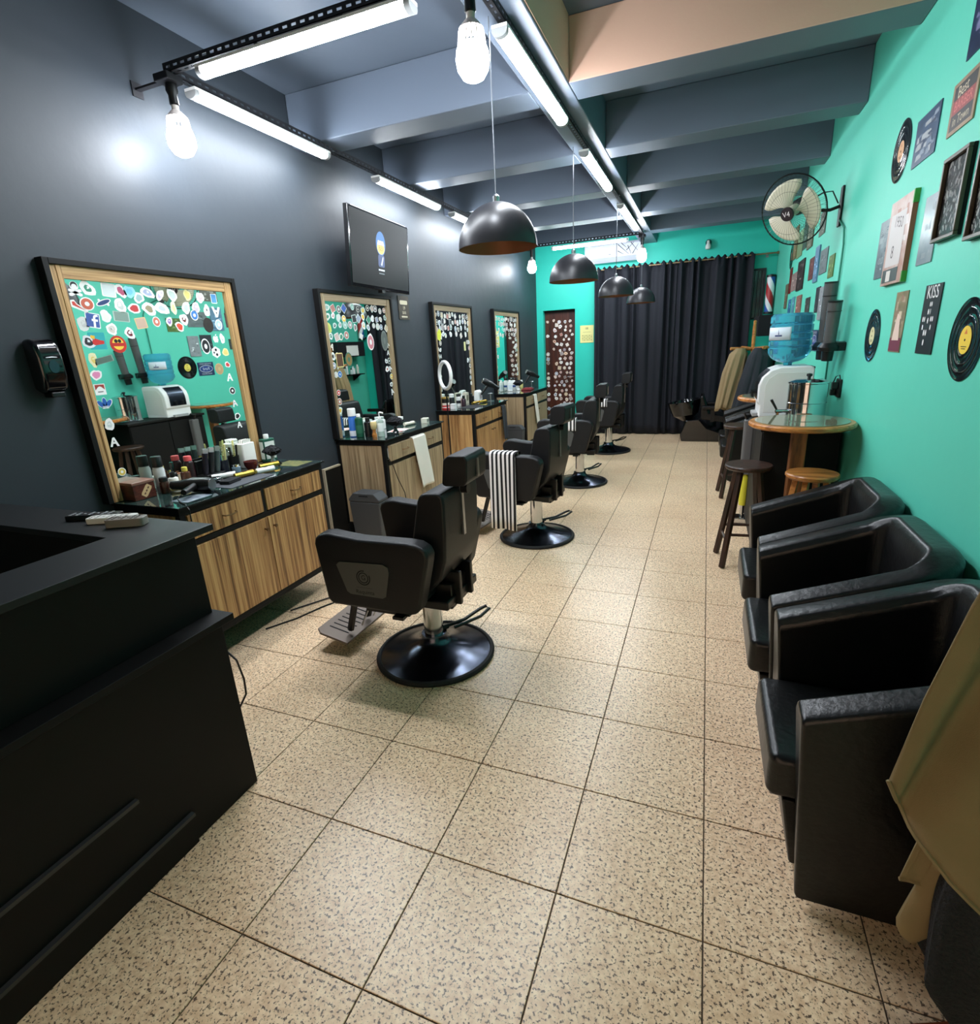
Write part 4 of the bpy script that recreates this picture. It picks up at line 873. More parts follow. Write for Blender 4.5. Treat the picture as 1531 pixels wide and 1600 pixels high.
# --- fourth vanity
bottle('bottle', 'square white bottle at the near end of the farthest vanity', 'bottle', -2.94, 6.86, .04, .17, white, white, .03, .02, (C((206, 214, 222), .5), .2, .7), True, .9)
bottle('bottle', 'tall white bottle with blue band on the farthest vanity', 'bottle', -2.95, 7.06, .038, .20, white, C((30, 30, 34), .4), .045, .02, (C((70, 100, 170), .4), .3, .5))
bottle('bottle', 'white bottle with dark pump top on the farthest vanity', 'bottle', -2.95, 7.24, .036, .18, white, C((26, 26, 30), .4), .05, .016)
bottle('bottle', 'yellowish bottle at the far end of the farthest vanity', 'bottle', -2.93, 7.42, .028, .13, C((216, 204, 130), .35), white, .03, .02)
duster('round black neck brush on the farthest vanity', -2.84, 6.98, 1.2, white)
rr = thing('red_cloth', 'folded dark red cloth on the farthest vanity', 'cloth', (-2.70, 7.02, ZV), .1); B().prism(rrect(-.08, .08, -.13, .13, .02, 3), 'z', 0, .018).obj('lower_fold', C((112, 30, 34), .9), rr, bevel=(.006, 2)); B().prism(rrect(-.07, .06, -.09, .11, .02, 3), 'z', .018, .03).obj('upper_fold', C((126, 36, 40), .9), rr, bevel=(.005, 2))
dh2 = thing('dryer_holder', 'steel dryer holder at the far end of the farthest vanity', 'holder', (-2.76, 7.44, ZV)); B().lathe([(0, 0), (.045, 0), (.045, .006), (.008, .012), (.007, .10), (0, .10)], 18).obj('foot', steel, dh2); B().tube([(.032*math.cos(t), .032*math.sin(t), .10) for t in [i*PI/8 for i in range(16)]], .005, 6, 0, True).box(-.03, .03, -.004, .004, .094, .10).obj('ring', steel, dh2)
hair_dryer('black hair dryer held upright at the teal wall end', -2.765, 7.44, ZV+.225, math.radians(40), 25)
# --- towels hung from the drawers
def hung(x, y, z, w, h, lean, m, label, cat='towel'):
    o = B()
    def fn(u, v):
        if v < .12: k = v/.12; return (-.03+.04*k, (u-.5)*w, .004+.006*math.sin(k*PI))
        k = (v-.12)/.88
        return (.012+.010*math.sin(u*7+k*2)*k+.012*k, (u-.5)*w*(1-.12*k*0)+lean*k, -h*k)
    o.grid(fn, 14, 24)
    q = o.obj('hand_towel', m, None, solid=.005); q.location = (x, y, z); return tag(q, label, cat)
hung(VX-.002, 3.10, .888, .23, .48, .08, cloth_w, 'white towel hanging from the ajar drawer of the second vanity')
hung(VX-.012, 5.42, .888, .14, .44, .02, cloth_d, 'dark grey cloth hanging from the drawer of the third vanity', 'cloth')
hung(VX-.012, 6.86, .888, .15, .46, .10, cloth_w, 'white towel hanging from the drawer of the farthest vanity')
tag(B().tube([(VX-.01, 2.575, .80), (VX+.02, 2.60, .72), (VX+.012, 2.66, .6), (VX+.02, 2.74, .45), (VX+.01, 2.77, .30)], .004, 6).obj('cable', black_pl), 'black cable hanging down the front of the second vanity', 'cable')
tag(B().tube([(-2.60, 1.05, .006), (-2.50, 1.22, .006), (-2.44, 1.40, .006), (-2.36, 1.56, .006), (-2.28, 1.70, .006), (-2.24, 1.80, .006), (-2.30, 1.86, .006), (-2.40, 1.80, .006), (-2.42, 1.62, .006), (-2.38, 1.48, .006), (-2.30, 1.50, .006), (-2.28, 1.62, .010), (-2.36, 1.70, .010), (-2.48, 1.52, .010), (-2.62, 1.30, .006)], .005, 6).obj('cable', black_pl), 'black cable looped on the floor below the nearest vanity', 'cable')

# ------------------------------------------------------------------ right wall: records, posters, frames
TW = Matrix(((0, 0, -1, XR), (-1, 0, 0, 0), (0, 1, 0, 0), (0, 0, 0, 1)))      # u=-y (to the right as seen), v=+z, out=-x
def record(y, z, label, lc, lc2, tilt=0, r=.152):
    o = thing('vinyl_record', label, 'vinyl record', (0, 0, 0), 0, 'records on the teal wall')
    T = TW @ TR(-y, z, .001)
    B().lathe([(0, 0), (r, 0), (r, .0025), (r*.97, .003), (r*.96, .0024), (r*.78, .0024), (r*.77, .0030), (r*.76, .0024), (r*.58, .0024), (r*.57, .003), (r*.56, .0024), (r*.38, .0024), (r*.37, .003), (0, .003)], 48, 0, T).obj('disc', black_gloss, o)
    B().lathe([(.004, .0031), (r*.34, .0031), (r*.34, .0036), (.004, .0036)], 28, 0, T).obj('paper_label', C(lc, .5), o)
    b = B(); b.poly([(-.014, .022, .0040), (.014, .022, .0040), (0, .042, .0040)], 0, T); b.prism(circ(.005, 10), 'z', .0036, .0044, 1, T)
    b.box(-.025, .025, -.026, -.023, .0037, .0040, 1, T); b.box(-.018, .018, -.034, -.031, .0037, .0040, 1, T)
    b.obj('label_print', [C(lc2, .5), black_matte], o, smooth=0)
record(2.785, 2.552, 'vinyl record with orange-brown label high on the teal wall', (206, 156, 110), (180, 120, 80))
record(2.79, 1.59, 'vinyl record with cream label low on the teal wall, left of the tall pale print', (206, 200, 150), (150, 140, 90))
record(1.47, 1.58, 'large vinyl record with bright yellow label at the right edge, behind a wooden peg', (232, 200, 60), (206, 110, 40), r=.155)
record(4.43, 1.575, 'vinyl record with yellow label hidden behind the water bottle, seen in the nearest mirror', (226, 206, 90), (190, 150, 60))
record(7.08, 2.53, 'far vinyl record seen edge-on near the rear corner', (120, 110, 90), (90, 80, 70))
def poster(label, y1, y0, z0, z1, th, base, art, name='wall_poster', cat='poster', edge=None, border=0, group='prints on the teal wall', tilt=0):
    """flat print; y1 = left edge as seen (larger y); art(b, T, w, h, M) draws flat ink shapes"""
    o = thing(name, label, cat, (0, 0, 0), 0, group); w, h = y1-y0, z1-z0
    T = TW @ TR(-(y0+y1)/2, (z0+z1)/2, .001) @ RZ(tilt)
    B().box(-w/2, w/2, -h/2, h/2, 0, th, 0, T).obj('board', edge or base, o)
    mats = [base]; b = B(); b.box(-w/2+border, w/2-border, -h/2+border, h/2-border, th, th+.0004, 0, T)
    def M(c, rough=.45):
        m_ = C(c, rough)
        if m_ not in mats: mats.append(m_)
        return mats.index(m_)
    art(b, T @ TR(0, 0, th+.0007), w, h, M); b.obj('print', mats, o, smooth=0)
    return o
def rect(b, T, x0, x1, y0, y1, m, k=0): b.poly([(x0, y0, k), (x1, y0, k), (x1, y1, k), (x0, y1, k)], m, T)
def noise_art(cols, n, seed, words=()):
    def fn(b, T, w, h, M):
        r = random.Random(seed)
        for i in range(n):
            a, c = r.uniform(-.42, .3)*w, r.uniform(-.44, .36)*h; ww, hh = r.uniform(.08, .3)*w, r.uniform(.03, .14)*h
            x1, y1 = min(a+ww, w*.47), min(c+hh, h*.47); k = .00003*i; s = r.uniform(-.05, .05)*w
            b.poly([(a, c, k), (x1, c+s*.3, k), (x1-abs(s), y1, k), (a+abs(s), y1, k)], M(r.choice(cols)), T)
        for (t, sz, yy, c) in words: b.text(t, sz, T @ TR(0, yy*h, .001), M(c))
    return fn
def tin(base, var2, rough=.3): return mat('tin_%d_%d_%d' % base, base, rough, var=(14, var2, .18))
poster('grey tin plate half hidden behind the tall board with red and green edges', 2.95, 2.735, 1.915, 2.225, .004, tin((110, 128, 132), (84, 100, 106)), noise_art([(150, 164, 166), (80, 96, 102), (130, 146, 150)], 14, 1, [('GARAGE', .04, .3, (170, 182, 184)), ('OLD', .05, -.2, (170, 182, 184))]))
def art_b(b, T, w, h, M):
    noise_art([(196, 176, 168), (150, 84, 70), (210, 200, 196), (170, 120, 100)], 16, 2)(b, T, w, h, M)
    rect(b, T, -.40*w, .30*w, -.28*h, .34*h, M((196, 190, 186)), .0008)
    b.text('1950', .075, T @ TR(.0, .22*h, .0011) @ RZ(-8), M((60, 40, 36))); b.text('8', .09, T @ TR(-.04, -.12*h, .0011), M((60, 40, 36)))
    rect(b, T, -.44*w, .28*w, -.47*h, -.31*h, M((44, 60, 56)), .0008); rect(b, T, -.25*w, -.05*w, -.46*h, -.33*h, M((206, 200, 190)), .0011)
pb = poster('tall rusty-red license-plate style board with green corners', 2.70, 2.335, 1.86, 2.28, .022, tin((176, 130, 112), (196, 176, 166)), art_b, edge=C((140, 84, 60), .5))
B().box(XR-.0235, XR-.0005, 2.330, 2.345, 2.22, 2.282).obj('corner_patch', C((60, 150, 60), .5), pb); B().box(XR-.0235, XR-.0005, 2.330, 2.345, 1.858, 1.91).obj('corner_patch', C((60, 140, 50), .5), pb)
poster('blank-looking silver-grey tin sign between the rusty board and the framed photo', 2.205, 2.005, 1.915, 2.21, .004, tin((126, 142, 148), (150, 164, 168), .2), noise_art([(140, 154, 160), (112, 126, 132)], 8, 3))
def photo_art(seed):
    def fn(b, T, w, h, M):
        r = random.Random(seed); cs = [M(c, .3) for c in ((232, 234, 230), (206, 208, 204), (120, 122, 122), (28, 28, 30), (240, 240, 238))]
        for i in range(240):
            x, y, q = r.uniform(-.38, .38)*w, r.uniform(-.42, .42)*h, r.uniform(.004, .013); k = .00002*(i % 40); ph = r.random()*6
            b.poly([(x+q*math.cos(t+ph), y+q*1.3*math.sin(t), k) for t in (0, 1.3, 2.6, 3.9, 5.1)], r.choice(cs), T)
    return fn
def frame(label, y1, y0, z0, z1, seed):
    o = poster(label, y1, y0, z0, z1, .012, C((30, 30, 32), .3), photo_art(seed), 'framed_photo', 'picture', border=.018, edge=black)
    t = .016
    for a in ((y0, y1, z0, z0+t), (y0, y1, z1-t, z1), (y0, y0+t, z0+t, z1-t), (y1-t, y1, z0+t, z1-t)):
        B().box(XR-.030, XR-.0133, a[0], a[1], a[2], a[3]).obj('frame_rail', C((74, 64, 48), .35), o, bevel=(.003, 2))
    B().box(XR-.0178, XR-.0168, y0+t, y1-t, z0+t, z1-t).obj('glazing', mat('thin_glazing', (255, 255, 255), .02, trans=1, ior=1.03), o)
frame('black-and-white crowd photo in a gilt-edged black frame', 1.975, 1.72, 1.985, 2.31, 4)
frame('framed photo at the right edge of the picture, beside the crowd photo', 1.615, 1.36, 1.945, 2.28, 5)
def art_best(b, T, w, h, M):
    rect(b, T, -.42*w, .42*w, -.42*h, .42*h, M((38, 36, 36)), 0); rect(b, T, -.42*w, .42*w, -.12*h, .16*h, M((150, 62, 60)), .0002)
    b.text('Best', .062, T @ TR(-.02, .28*h, .0004) @ RZ(4), M((214, 200, 170))); b.text('BARBER', .052, T @ TR(0, .02*h, .0004), M((206, 110, 104))); b.text('in Town', .05, T @ TR(0, -.27*h, .0004), M((206, 190, 160)))
poster('vintage sign with script lettering over a red band, top right', 2.085, 1.82, 2.415, 2.61, .005, tin((176, 150, 122), (150, 126, 100)), art_best, 'tin_sign', 'sign')
poster('dark blue music poster with pale scribbled lettering beside the high record', 2.54, 2.225, 2.405, 2.615, .004, tin((66, 88, 116), (50, 68, 94)), noise_art([(120, 134, 150), (90, 108, 130), (44, 58, 82), (150, 156, 160)], 26, 6))
poster('navy poster cut off by the top right corner of the picture', 2.01, 1.70, 2.67, 2.98, .004, tin((34, 50, 84), (24, 36, 66)), noise_art([(170, 160, 190), (110, 110, 150), (60, 70, 110)], 18, 7))
def art_pale(b, T, w, h, M):
    noise_art([(206, 190, 160), (170, 150, 124), (120, 110, 84), (226, 206, 180), (150, 120, 96)], 30, 8)(b, T, w, h, M); rect(b, T, -.48*w, .48*w, -.48*h, -.26*h, M((110, 40, 62)), .0012); b.poly([(-.3*w, -.30*h, .0013), (.3*w, -.30*h, .0013), (.15*w, .1*h, .0013), (-.1*w, .15*h, .0013)], M((222, 196, 180)), T)
poster('tall pale print with a dark red foot, left of the black band poster', 2.425, 2.235, 1.51, 1.81, .003, tin((150, 136, 104), (120, 112, 84)), art_pale)
def art_kiss(b, T, w, h, M):
    wt = M((230, 230, 228)); b.text('KISS', .078, T @ TR(0, .385*h, .0003), wt)
    for (x, y, s) in ((.02, .16, .9), (-.02, .04, 1.1), (-.28, -.06, 1), (.2, -.06, 1), (-.08, -.27, 1.2)):
        for q in ((-.02, .02), (.02, .02), (0, -.015)):
            b.poly([(x*w+q[0]*s*.5+.007*s*math.cos(t), y*h+q[1]*s+.012*s*math.sin(t), .0003) for t in [i*PI/4 for i in range(8)]], wt, T)
poster('black poster headed KISS in white letters', 1.995, 1.795, 1.515, 1.812, .004, C((26, 28, 32), .35), art_kiss)
far = [  # y1, y0, z0, z1, base, tone, label
 (6.89, 6.62, 2.46, 2.82, (120, 104, 70), 'narrow brown print under the fan, nearest the rear corner'), (6.60, 6.20, 2.44, 2.72, (130, 150, 110), 'pale green print under the fan, second from the rear corner'),
 (6.17, 5.92, 2.48, 2.84, (70, 84, 72), 'dark upright print behind the lower fan cage'), (5.82, 5.50, 2.44, 2.68, (110, 104, 84), 'brownish print seen through the fan cage'), (5.17, 4.88, 2.47, 2.67, (96, 92, 80), 'print below the fan bracket, seen through the cage'),
 (5.52, 5.25, 2.115, 2.32, (110, 60, 56), 'dark red square print left of the blue plate'), (5.19, 4.98, 2.07, 2.385, (100, 140, 170), 'narrow light blue plate in the far group of prints'), (4.92, 4.58, 2.115, 2.32, (110, 122, 124), 'grey metal plate with diagonal stripes'), (4.47, 4.25, 2.05, 2.225, (90, 120, 50), 'green print just above the grey cup tube'),
 (6.30, 5.84, 2.065, 2.375, (46, 36, 34), 'large dark framed sign in the far group of prints'), (6.80, 6.32, 2.09, 2.29, (150, 130, 124), 'pale sign overlapping the dark framed sign'), (7.02, 6.82, 2.08, 2.38, (110, 40, 36), 'narrow red-brown sign beside the pale sign'),
 (7.27, 7.06, 1.915, 2.21, (110, 104, 84), 'slim print closest to the rear corner'), (6.88, 6.66, 1.80, 2.005, (60, 120, 160), 'small blue print above the water bottle'), (6.55, 6.34, 1.80, 2.015, (90, 150, 170), 'small pale blue print above the water bottle'), (6.14, 5.80, 1.80, 2.005, (150, 110, 100), 'pinkish print above the water bottle'),
 (5.50, 5.24, 1.80, 1.95, (70, 76, 72), 'small dark print right of the pinkish one'), (4.93, 4.73, 1.79, 2.01, (50, 56, 64), 'dark tall print left of the cup tubes'), (4.70, 4.52, 1.72, 1.995, (150, 156, 160), 'light grey print half hidden by the cup tube')]
for i, (y1, y0, z0, z1, c, lab) in enumerate(far):
    cs = [tuple(max(0, min(255, x+d)) for x in c) for d in (-40, 45, 80, -20)]
    poster(lab, y1, y0, z0, z1, .006 if i % 3 else .012, tin(c, tuple(max(0, x-18) for x in c), .4), noise_art(cs, 9, 20+i))
# prints nearer the camera, out of the frame but seen in the nearest mirrors would be on this wall further back: blue oval plate by the outlet
def art_oval(b, T, w, h, M):
    b.poly([(x, y, .0001) for x, y in circ(.115, 24, 0, 0, .05)], M((206, 212, 220)), T); b.poly([(x, y, .0003) for x, y in circ(.107, 24, 0, 0, .043)], M((34, 62, 130)), T)
    b.text('Ford', .06, T @ TR(0, 0, .0006), M((226, 230, 236))); b.text('GENUINE PARTS', .028, T @ TR(0, .37*h, .0004), M((200, 206, 214))); b.text('SALES SERVICE', .027, T @ TR(0, -.38*h, .0004), M((200, 206, 214)))
poster('dark blue plate with a blue oval emblem, seen in the nearest mirror', 4.87, 4.60, 1.45, 1.635, .004, tin((44, 62, 100), (36, 52, 88)), art_oval, 'tin_sign', 'sign')
# ------------------------------------------------------------------ wall fan
fan = thing('wall_fan', 'oscillating wall fan with cream blades and wire cage on the teal wall', 'fan', (.48, 4.19, 2.565))
nrm = Vector((-.56, -.70, -.40)).normalized(); Tf = nrm.to_track_quat('Z', 'Y').to_matrix().to_4x4()
def ringpts(r, z, n=40): return [tuple(Tf @ Vector((r*math.cos(2*PI*i/n), r*math.sin(2*PI*i/n), z))) for i in range(n)]
RF = .265
B().tube(ringpts(RF, 0), .006, 6, 0, True).obj('cage_rim', black_pl, fan)
b = B()
for k in range(48):
    a = 2*PI*k/48
    for s_ in (-1, 1):
        b.tube([tuple(Tf @ Vector((r*math.cos(a+.25*(RF-r)), r*math.sin(a+.25*(RF-r)), z))) for r, z in ((RF, 0), (RF*.9, .045*s_), (RF*.6, .07*s_), (RF*.2, .078*s_))], .0009, 3)
for s_ in (-1, 1):
    b.tube(ringpts(RF*.6, .07*s_), .0012, 4, 0, True); b.tube(ringpts(RF*.85, .052*s_), .0012, 4, 0, True)
cg = b.obj('cage_wires', C((50, 60, 58), .4), fan); cg['kind'] = 'stuff'
for k in range(3):
    a0 = 2*PI*k/3+2.0; b = B()
    def fn(u, v):
        r = .03+(.225-.03)*u; a = a0+(v-.5)*(.5+1.25*math.sin(u*PI*.62)**1.2); return tuple(Tf @ Vector((r*math.cos(a), r*math.sin(a), (v-.5)*.05+.01)))
    b.grid(fn, 10, 8); b.obj('blade', mat('fan_blade_cream', (202, 196, 172), .45), fan, solid=.003)
B().lathe([(0, .04), (.035, .038), (.042, .02), (.042, -.03), (0, -.03)], 20, 0, Tf).obj('hub', C((190, 184, 160), .45), fan)
hb = B().lathe([(0, .094), (.05, .09), (.054, .078), (.05, .072), (0, .07)], 24, 0, Tf).obj('cage_badge', C((40, 30, 34), .4), fan)
B().text('V4', .055, Tf @ TR(0, 0, .0945), 0).obj('badge_emblem', C((214, 206, 206), .5), hb, smooth=0)
B().lathe([(0, -.03), (.05, -.035), (.06, -.06), (.058, -.13), (.03, -.16), (0, -.16)], 20, 0, Tf).obj('motor', C((52, 54, 54), .5), fan)
p0 = Tf @ Vector((0, 0, -.12)); wq = Vector((XR-.48, .06, .0))
B().tube([tuple(p0), tuple(p0+Vector((.03, .02, -.05))), (wq.x-.08, wq.y, -.02), (wq.x-.012, wq.y, 0)], .013, 8).obj('wall_arm', black_pl, fan)
B().prism([(wq.y-.035, -.15), (wq.y+.035, -.15), (wq.y+.045, -.02), (wq.y+.035, .14), (wq.y-.035, .14), (wq.y-.045, -.02)], 'x', wq.x-.018, wq.x-.001).obj('wall_plate', black_pl, fan, bevel=(.006, 2))
B().tube([tuple(p0), (.20, .0, .10), (.27, .05, .11), (wq.x-.03, wq.y, .02)], .005, 6).obj('flex', black_pl, fan)
tag(B().tube([(XR-.012, 4.22, 2.46), (XR-.012, 4.10, 2.41), (XR-.012, 4.0, 2.37), (XR-.012, 3.94, 2.25), (XR-.012, 3.94, 1.9), (XR-.012, 3.94, 1.4), (XR-.012, 3.94, .95), (XR-.012, 3.94, .2)], .007, 6).obj('wall_conduit', C((40, 130, 108), .5)), 'teal-painted cable running down the wall from the fan', 'cable')
# ------------------------------------------------------------------ cup tubes, outlet
def cup_tube(y, z, tilt, L, label):
    o = thing('cup_dispenser', label, 'cup dispenser', (XR-.105, y, z), 0, 'cup dispensers on the teal wall'); o.rotation_euler = (math.radians(tilt), math.radians(0), 0)
    B().lathe([(.040, 0), (.046, L), (.043, L), (.037, 0)], 24).obj('tube', smoke, o)
    B().lathe([(.047, L*.80), (.048, L*.80), (.048, L*.815), (.047, L*.815)], 24).obj('band', black_pl, o)
    B().lathe([(0, L), (.047, L), (.047, L+.012), (0, L+.014)], 24).obj('lid', black_pl, o)
    B().lathe([(.03, -.10), (.036, -.10), (.040, -.03), (.07, -.025), (.072, .0), (.05, .03), (.040, .03)], 24).obj('collar', black_pl, o)
    B().lathe([(.035, .05), (.0365, .05), (.0365, .16), (.035, .16)], 20).obj('cups', C((196, 196, 192), .6), o)
    B().box(.03, .103, -.035, .035, -.03, .03).obj('wall_mount', black_pl, o, bevel=(.006, 2))
cup_tube(3.46, 1.52, 6, .30, 'tall smoked cup tube on the teal wall, nearer the camera')
cup_tube(3.68, 1.52, 4, .44, 'taller grey cup tube with black collar behind the first one')
ou = thing('power_outlet', 'black power outlet with plugs on the teal wall above the round table', 'outlet', (XR-.001, 3.44, 1.22))
B().box(-.02, 0, -.06, .06, -.06, .07).obj('plate', black_pl, ou, bevel=(.006, 2)); B().box(-.06, -.02, -.045, -.005, .0, .05).obj('plug', black_pl, ou, bevel=(.006, 2)); B().box(-.055, -.02, .01, .05, -.05, -.005).obj('plug', black_pl, ou, bevel=(.006, 2))
B().tube([(-.05, -.02, .05), (-.04, -.03, .09), (-.02, -.04, .10), (-.01, -.05, .05)], .004, 6).obj('cord', black_pl, ou)

# ------------------------------------------------------------------ tub armchairs
def armchair():
    o = thing('tub_armchair', '', 'armchair', (0, 0, 0), 0, 'black leather tub armchairs along the teal wall')
    # shell: one sweep round arm, back, arm; local x=0 front, x=.60 back, y -.34...34
    path = []; hw, dep, rc = .335, .595, .17
    for i in range(6): path.append((dep-rc)*i/5*1.0)
    P = [((dep-rc)*i/5, -hw, 0., -1.) for i in range(6)]
    for i in range(1, 8):
        a = PI/2*i/8; P.append((dep-rc+rc*math.sin(a), -hw+rc-rc*math.cos(a), math.sin(a), -math.cos(a)))
    P += [(dep, -hw+rc+(2*hw-2*rc)*i/4, 1., 0.) for i in range(5)]
    P += [(x, -y, nx, -ny) for x, y, nx, ny in P[:13][::-1]]
    th = .115; vs, fs = [], []
    for x, y, nx, ny in P:
        k = max(0, min(1, x/dep)); zt = .655+.225*k; lean = .05*k
        fi = .045*(1-min(1, x/.15))            # front foot tucks in
        xo, yo = x, y; xi, yi = x-nx*th, y-ny*th*(1 if abs(ny) > .2 else 1)
        vs += [(xo+fi, yo, .03), (xo+lean*nx*.3, yo, zt-.035), (xo*.985+xi*.015, yo, zt-.012), ((xo*.8+xi*.2), yo*.8+yi*.2, zt), ((xo*.2+xi*.8), yo*.2+yi*.8, zt), (xi, yi, zt-.035), (xi+fi, yi, .20)]
    m = 7
    for i in range(len(P)-1):
        for k in range(m-1): fs.append((i*m+k, (i+1)*m+k, (i+1)*m+k+1, i*m+k+1))
    n = len(P)
    fs += [tuple(range(m)), tuple((n-1)*m+k for k in range(m))[::-1]]
    B().add(vs, fs).obj('shell', leather, o, bevel=(.012, 3), smooth=50)
    B().prism(rrect(-.045, .46, -.222, .222, .03, 4), 'z', .27, .425).obj('seat_cushion', leather, o, bevel=(.035, 4))
    B().prism([(.045, .03), (.10, .03), (.10, .275), (.0, .275)], 'y', -.222, .222).obj('front_panel', leather, o, bevel=(.008, 2))
    for x in (.10, .50):
        for y in (-.22, .22): B().box(x-.025, x+.025, y-.025, y+.025, 0, .032).obj('foot', black_pl, o)
    return o
ac = armchair()
ac.location = (.205, .535, 0); ac['label'] = 'black leather tub armchair nearest the camera, beside the hanging olive shirt'
dup(ac, (.195, 1.215, 0), 0, 'middle of the three leather tub armchairs along the near teal wall')
dup(ac, (.205, 1.90, 0), 0, 'third leather tub armchair, closest to the round bar table')
dup(ac, (.165, 5.62, 0), 0, 'far leather tub armchair behind the second bar table')
dup(ac, (.165, 6.32, 0), 0, 'farthest leather tub armchair, near the coats')

# ------------------------------------------------------------------ bar tables, stools
def stool(x, y, rz, wd, label, h=.75, r=.158, spread=.20):
    o = thing('bar_stool', label, 'stool', (x, y, 0), rz, 'round wooden bar stools')
    B().lathe([(0, h-.032), (r*.93, h-.032), (r, h-.02), (r, h-.008), (r*.96, h), (0, h)], 36).obj('seat', wd, o)
    for k in range(4):
        a = PI/4+k*PI/2; c, s_ = math.cos(a), math.sin(a); sp = spread*1.05
        d = B(); p, q = Vector((.085*c, .085*s_, h-.03)), Vector((sp*c, sp*s_, 0))
        T = TR(*q) @ (p-q).to_track_quat('Z', 'Y').to_matrix().to_4x4(); L = (p-q).length
        d.box(-.017, .017, -.017, .017, .004, L, 0, T); d.obj('leg', wd, o, bevel=(.003, 1))
    for k in range(4):
        a, a2 = PI/4+k*PI/2, PI/4+(k+1)*PI/2; z = .20 if k % 2 else .25; q = sp*(1-z/h)+.085*(z/h)
        B().cyl((q*math.cos(a), q*math.sin(a), z), (q*math.cos(a2), q*math.sin(a2), z), .011, 8).obj('stretcher', wd, o)
stool(.235, 2.93, .12, wood_d, 'dark stained bar stool in front of the round table')
stool(.568, 2.55, .3, wood_t, 'honey-coloured bar stool between the round table and the armchairs', .79, .15, .17)
stool(.27, 4.80, .1, wood_d, 'dark bar stool behind, beside the grey upright cleaner')
def bar_table(x, y, label, r=.315, h=1.075):
    o = thing('bar_table', label, 'table', (x, y, 0), 0, 'round wooden bar tables')
    B().lathe([(0, h-.035), (r*.96, h-.035), (r, h-.025), (r, h-.010), (r*.97, h), (0, h)], 48).obj('top', wood_t, o)
    B().lathe([(0, h), (r*.88, h), (r*.88, h+.005), (0, h+.005)], 48).obj('glass_inset', mat('table_glass', (128, 128, 106), .05, coat=.5), o)
    B().prism([(-.045, -.045), (.045, -.045), (.045, .045), (-.045, .045)], 'z', .05, h-.035).obj('pedestal', wood('pedestal_wood', (150, 98, 56), (120, 74, 38), (84, 50, 26), (20, 20, 2)), o, bevel=(.006, 2))
    for a in (0, 90): B().box(-.19, .19, -.03, .03, .002 if a == 0 else .003, .05, 0, RZ(a+20)).obj('foot', wood_t, o, bevel=(.006, 2))
bar_table(.51, 2.815, 'round honey-wood bar table with glass inset, nearest the armchairs', .312)
bar_table(.51, 4.40, 'second round bar table half hidden behind the water dispenser', .31)
ur = thing('steel_urn', 'polished steel drink urn with black-levered tap beside the water dispenser', 'urn', (.60, 3.285, .9905))
B().lathe([(0, 0), (.14, 0), (.142, .012), (.13, .02), (.127, .03), (.127, .15), (.130, .153), (.127, .156), (.127, .285), (.133, .29), (.133, .30), (.09, .315), (0, .318)], 48).obj('vessel', chrome, ur)
B().lathe([(0, .316), (.012, .318), (.010, .33), (.02, .34), (.018, .353), (0, .356)], 16).obj('lid_knob', black_pl, ur)
B().cyl((-.12, -.04, .095), (-.20, -.06, .095), .013, 12).cyl((-.185, -.057, .10), (-.185, -.057, .065), .010, 10).obj('tap', chrome, ur)
B().tube([(-.19, -.058, .10), (-.20, -.06, .12), (-.235, -.07, .18)], [.006, .008, .010], 8).obj('tap_lever', black_pl, ur)
# ------------------------------------------------------------------ water dispenser on its black cabinet
cb2 = thing('black_cabinet', 'black cabinet under the water dispenser', 'cabinet', (0, 0, 0))
B().box(.32, XR-.03, 3.05, 4.08, .05, .965).obj('body', black, cb2, bevel=(.003, 1)); B().box(.30, XR-.028, 3.03, 4.10, .965, .99).obj('top', black, cb2, bevel=(.003, 1)); B().box(.36, XR-.04, 3.07, 4.06, .002, .05).obj('plinth', black_matte, cb2)
B().box(.312, .32, 3.06, 3.56, .07, .95).obj('door', black, cb2); B().box(.312, .32, 3.57, 4.07, .07, .95).obj('door', black, cb2)
wd = thing('water_dispenser', 'white countertop water dispenser with dark front', 'water dispenser', (.49, 3.75, .9905))
side = [(-.17, 0), (-.17, .10), (-.185, .12), (-.185, .25), (-.165, .31), (-.11, .365), (-.04, .39), (.17, .39), (.19, .37), (.19, 0)]
B().prism(side, 'y', -.175, .175).obj('housing', white, wd, bevel=(.022, 4))
B().prism([(-.14, .04), (-.14, .25), (-.12, .30), (-.06, .345), (.16, .345), (.16, .04)], 'y', -.1775, -.174).obj('side_panel', C((222, 222, 216), .4), wd, bevel=(.002, 1))
B().prism([(-.1865, .14), (-.1905, .14), (-.1905, .25), (-.17, .313), (-.115, .370), (-.11, .365), (-.163, .31), (-.1865, .25)], 'y', -.115, .115).obj('front_panel', dark_steel, wd)
for y in (-.045, .045): B().cyl((-.19, y, .19), (-.225, y, .19), .012, 12).cyl((-.215, y, .19), (-.215, y, .15), .008, 10).obj('tap', black_pl, wd)
B().box(-.21, -.17, -.10, .10, .0, .03).obj('drip_tray', light_grey, wd, bevel=(.004, 2)); B().box(.185, .20, -.10, .10, .30, .38).obj('rear_grip', black_pl, wd)
wbt = thing('water_bottle', 'blue five-gallon water bottle upturned on the dispenser', 'water bottle', (.51, 3.76, 1.4165-.035))
rb = [(0, 0), (.028, 0), (.03, .02), (.08, .035), (.115, .06), (.132, .09)]
for z in (.10, .155, .21): rb += [(.138, z), (.138, z+.035), (.130, z+.044), (.130, z+.05)]
rb += [(.138, .265), (.138, .31), (.130, .318), (.130, .325), (.138, .333), (.137, .38), (.12, .40), (.05, .405), (0, .402)]
rb = [(r_*1.1, z_*.97) for r_, z_ in rb]
B().lathe(rb, 40).obj('bottle_body', bottle_blue, wbt)
b = B(); n = 12
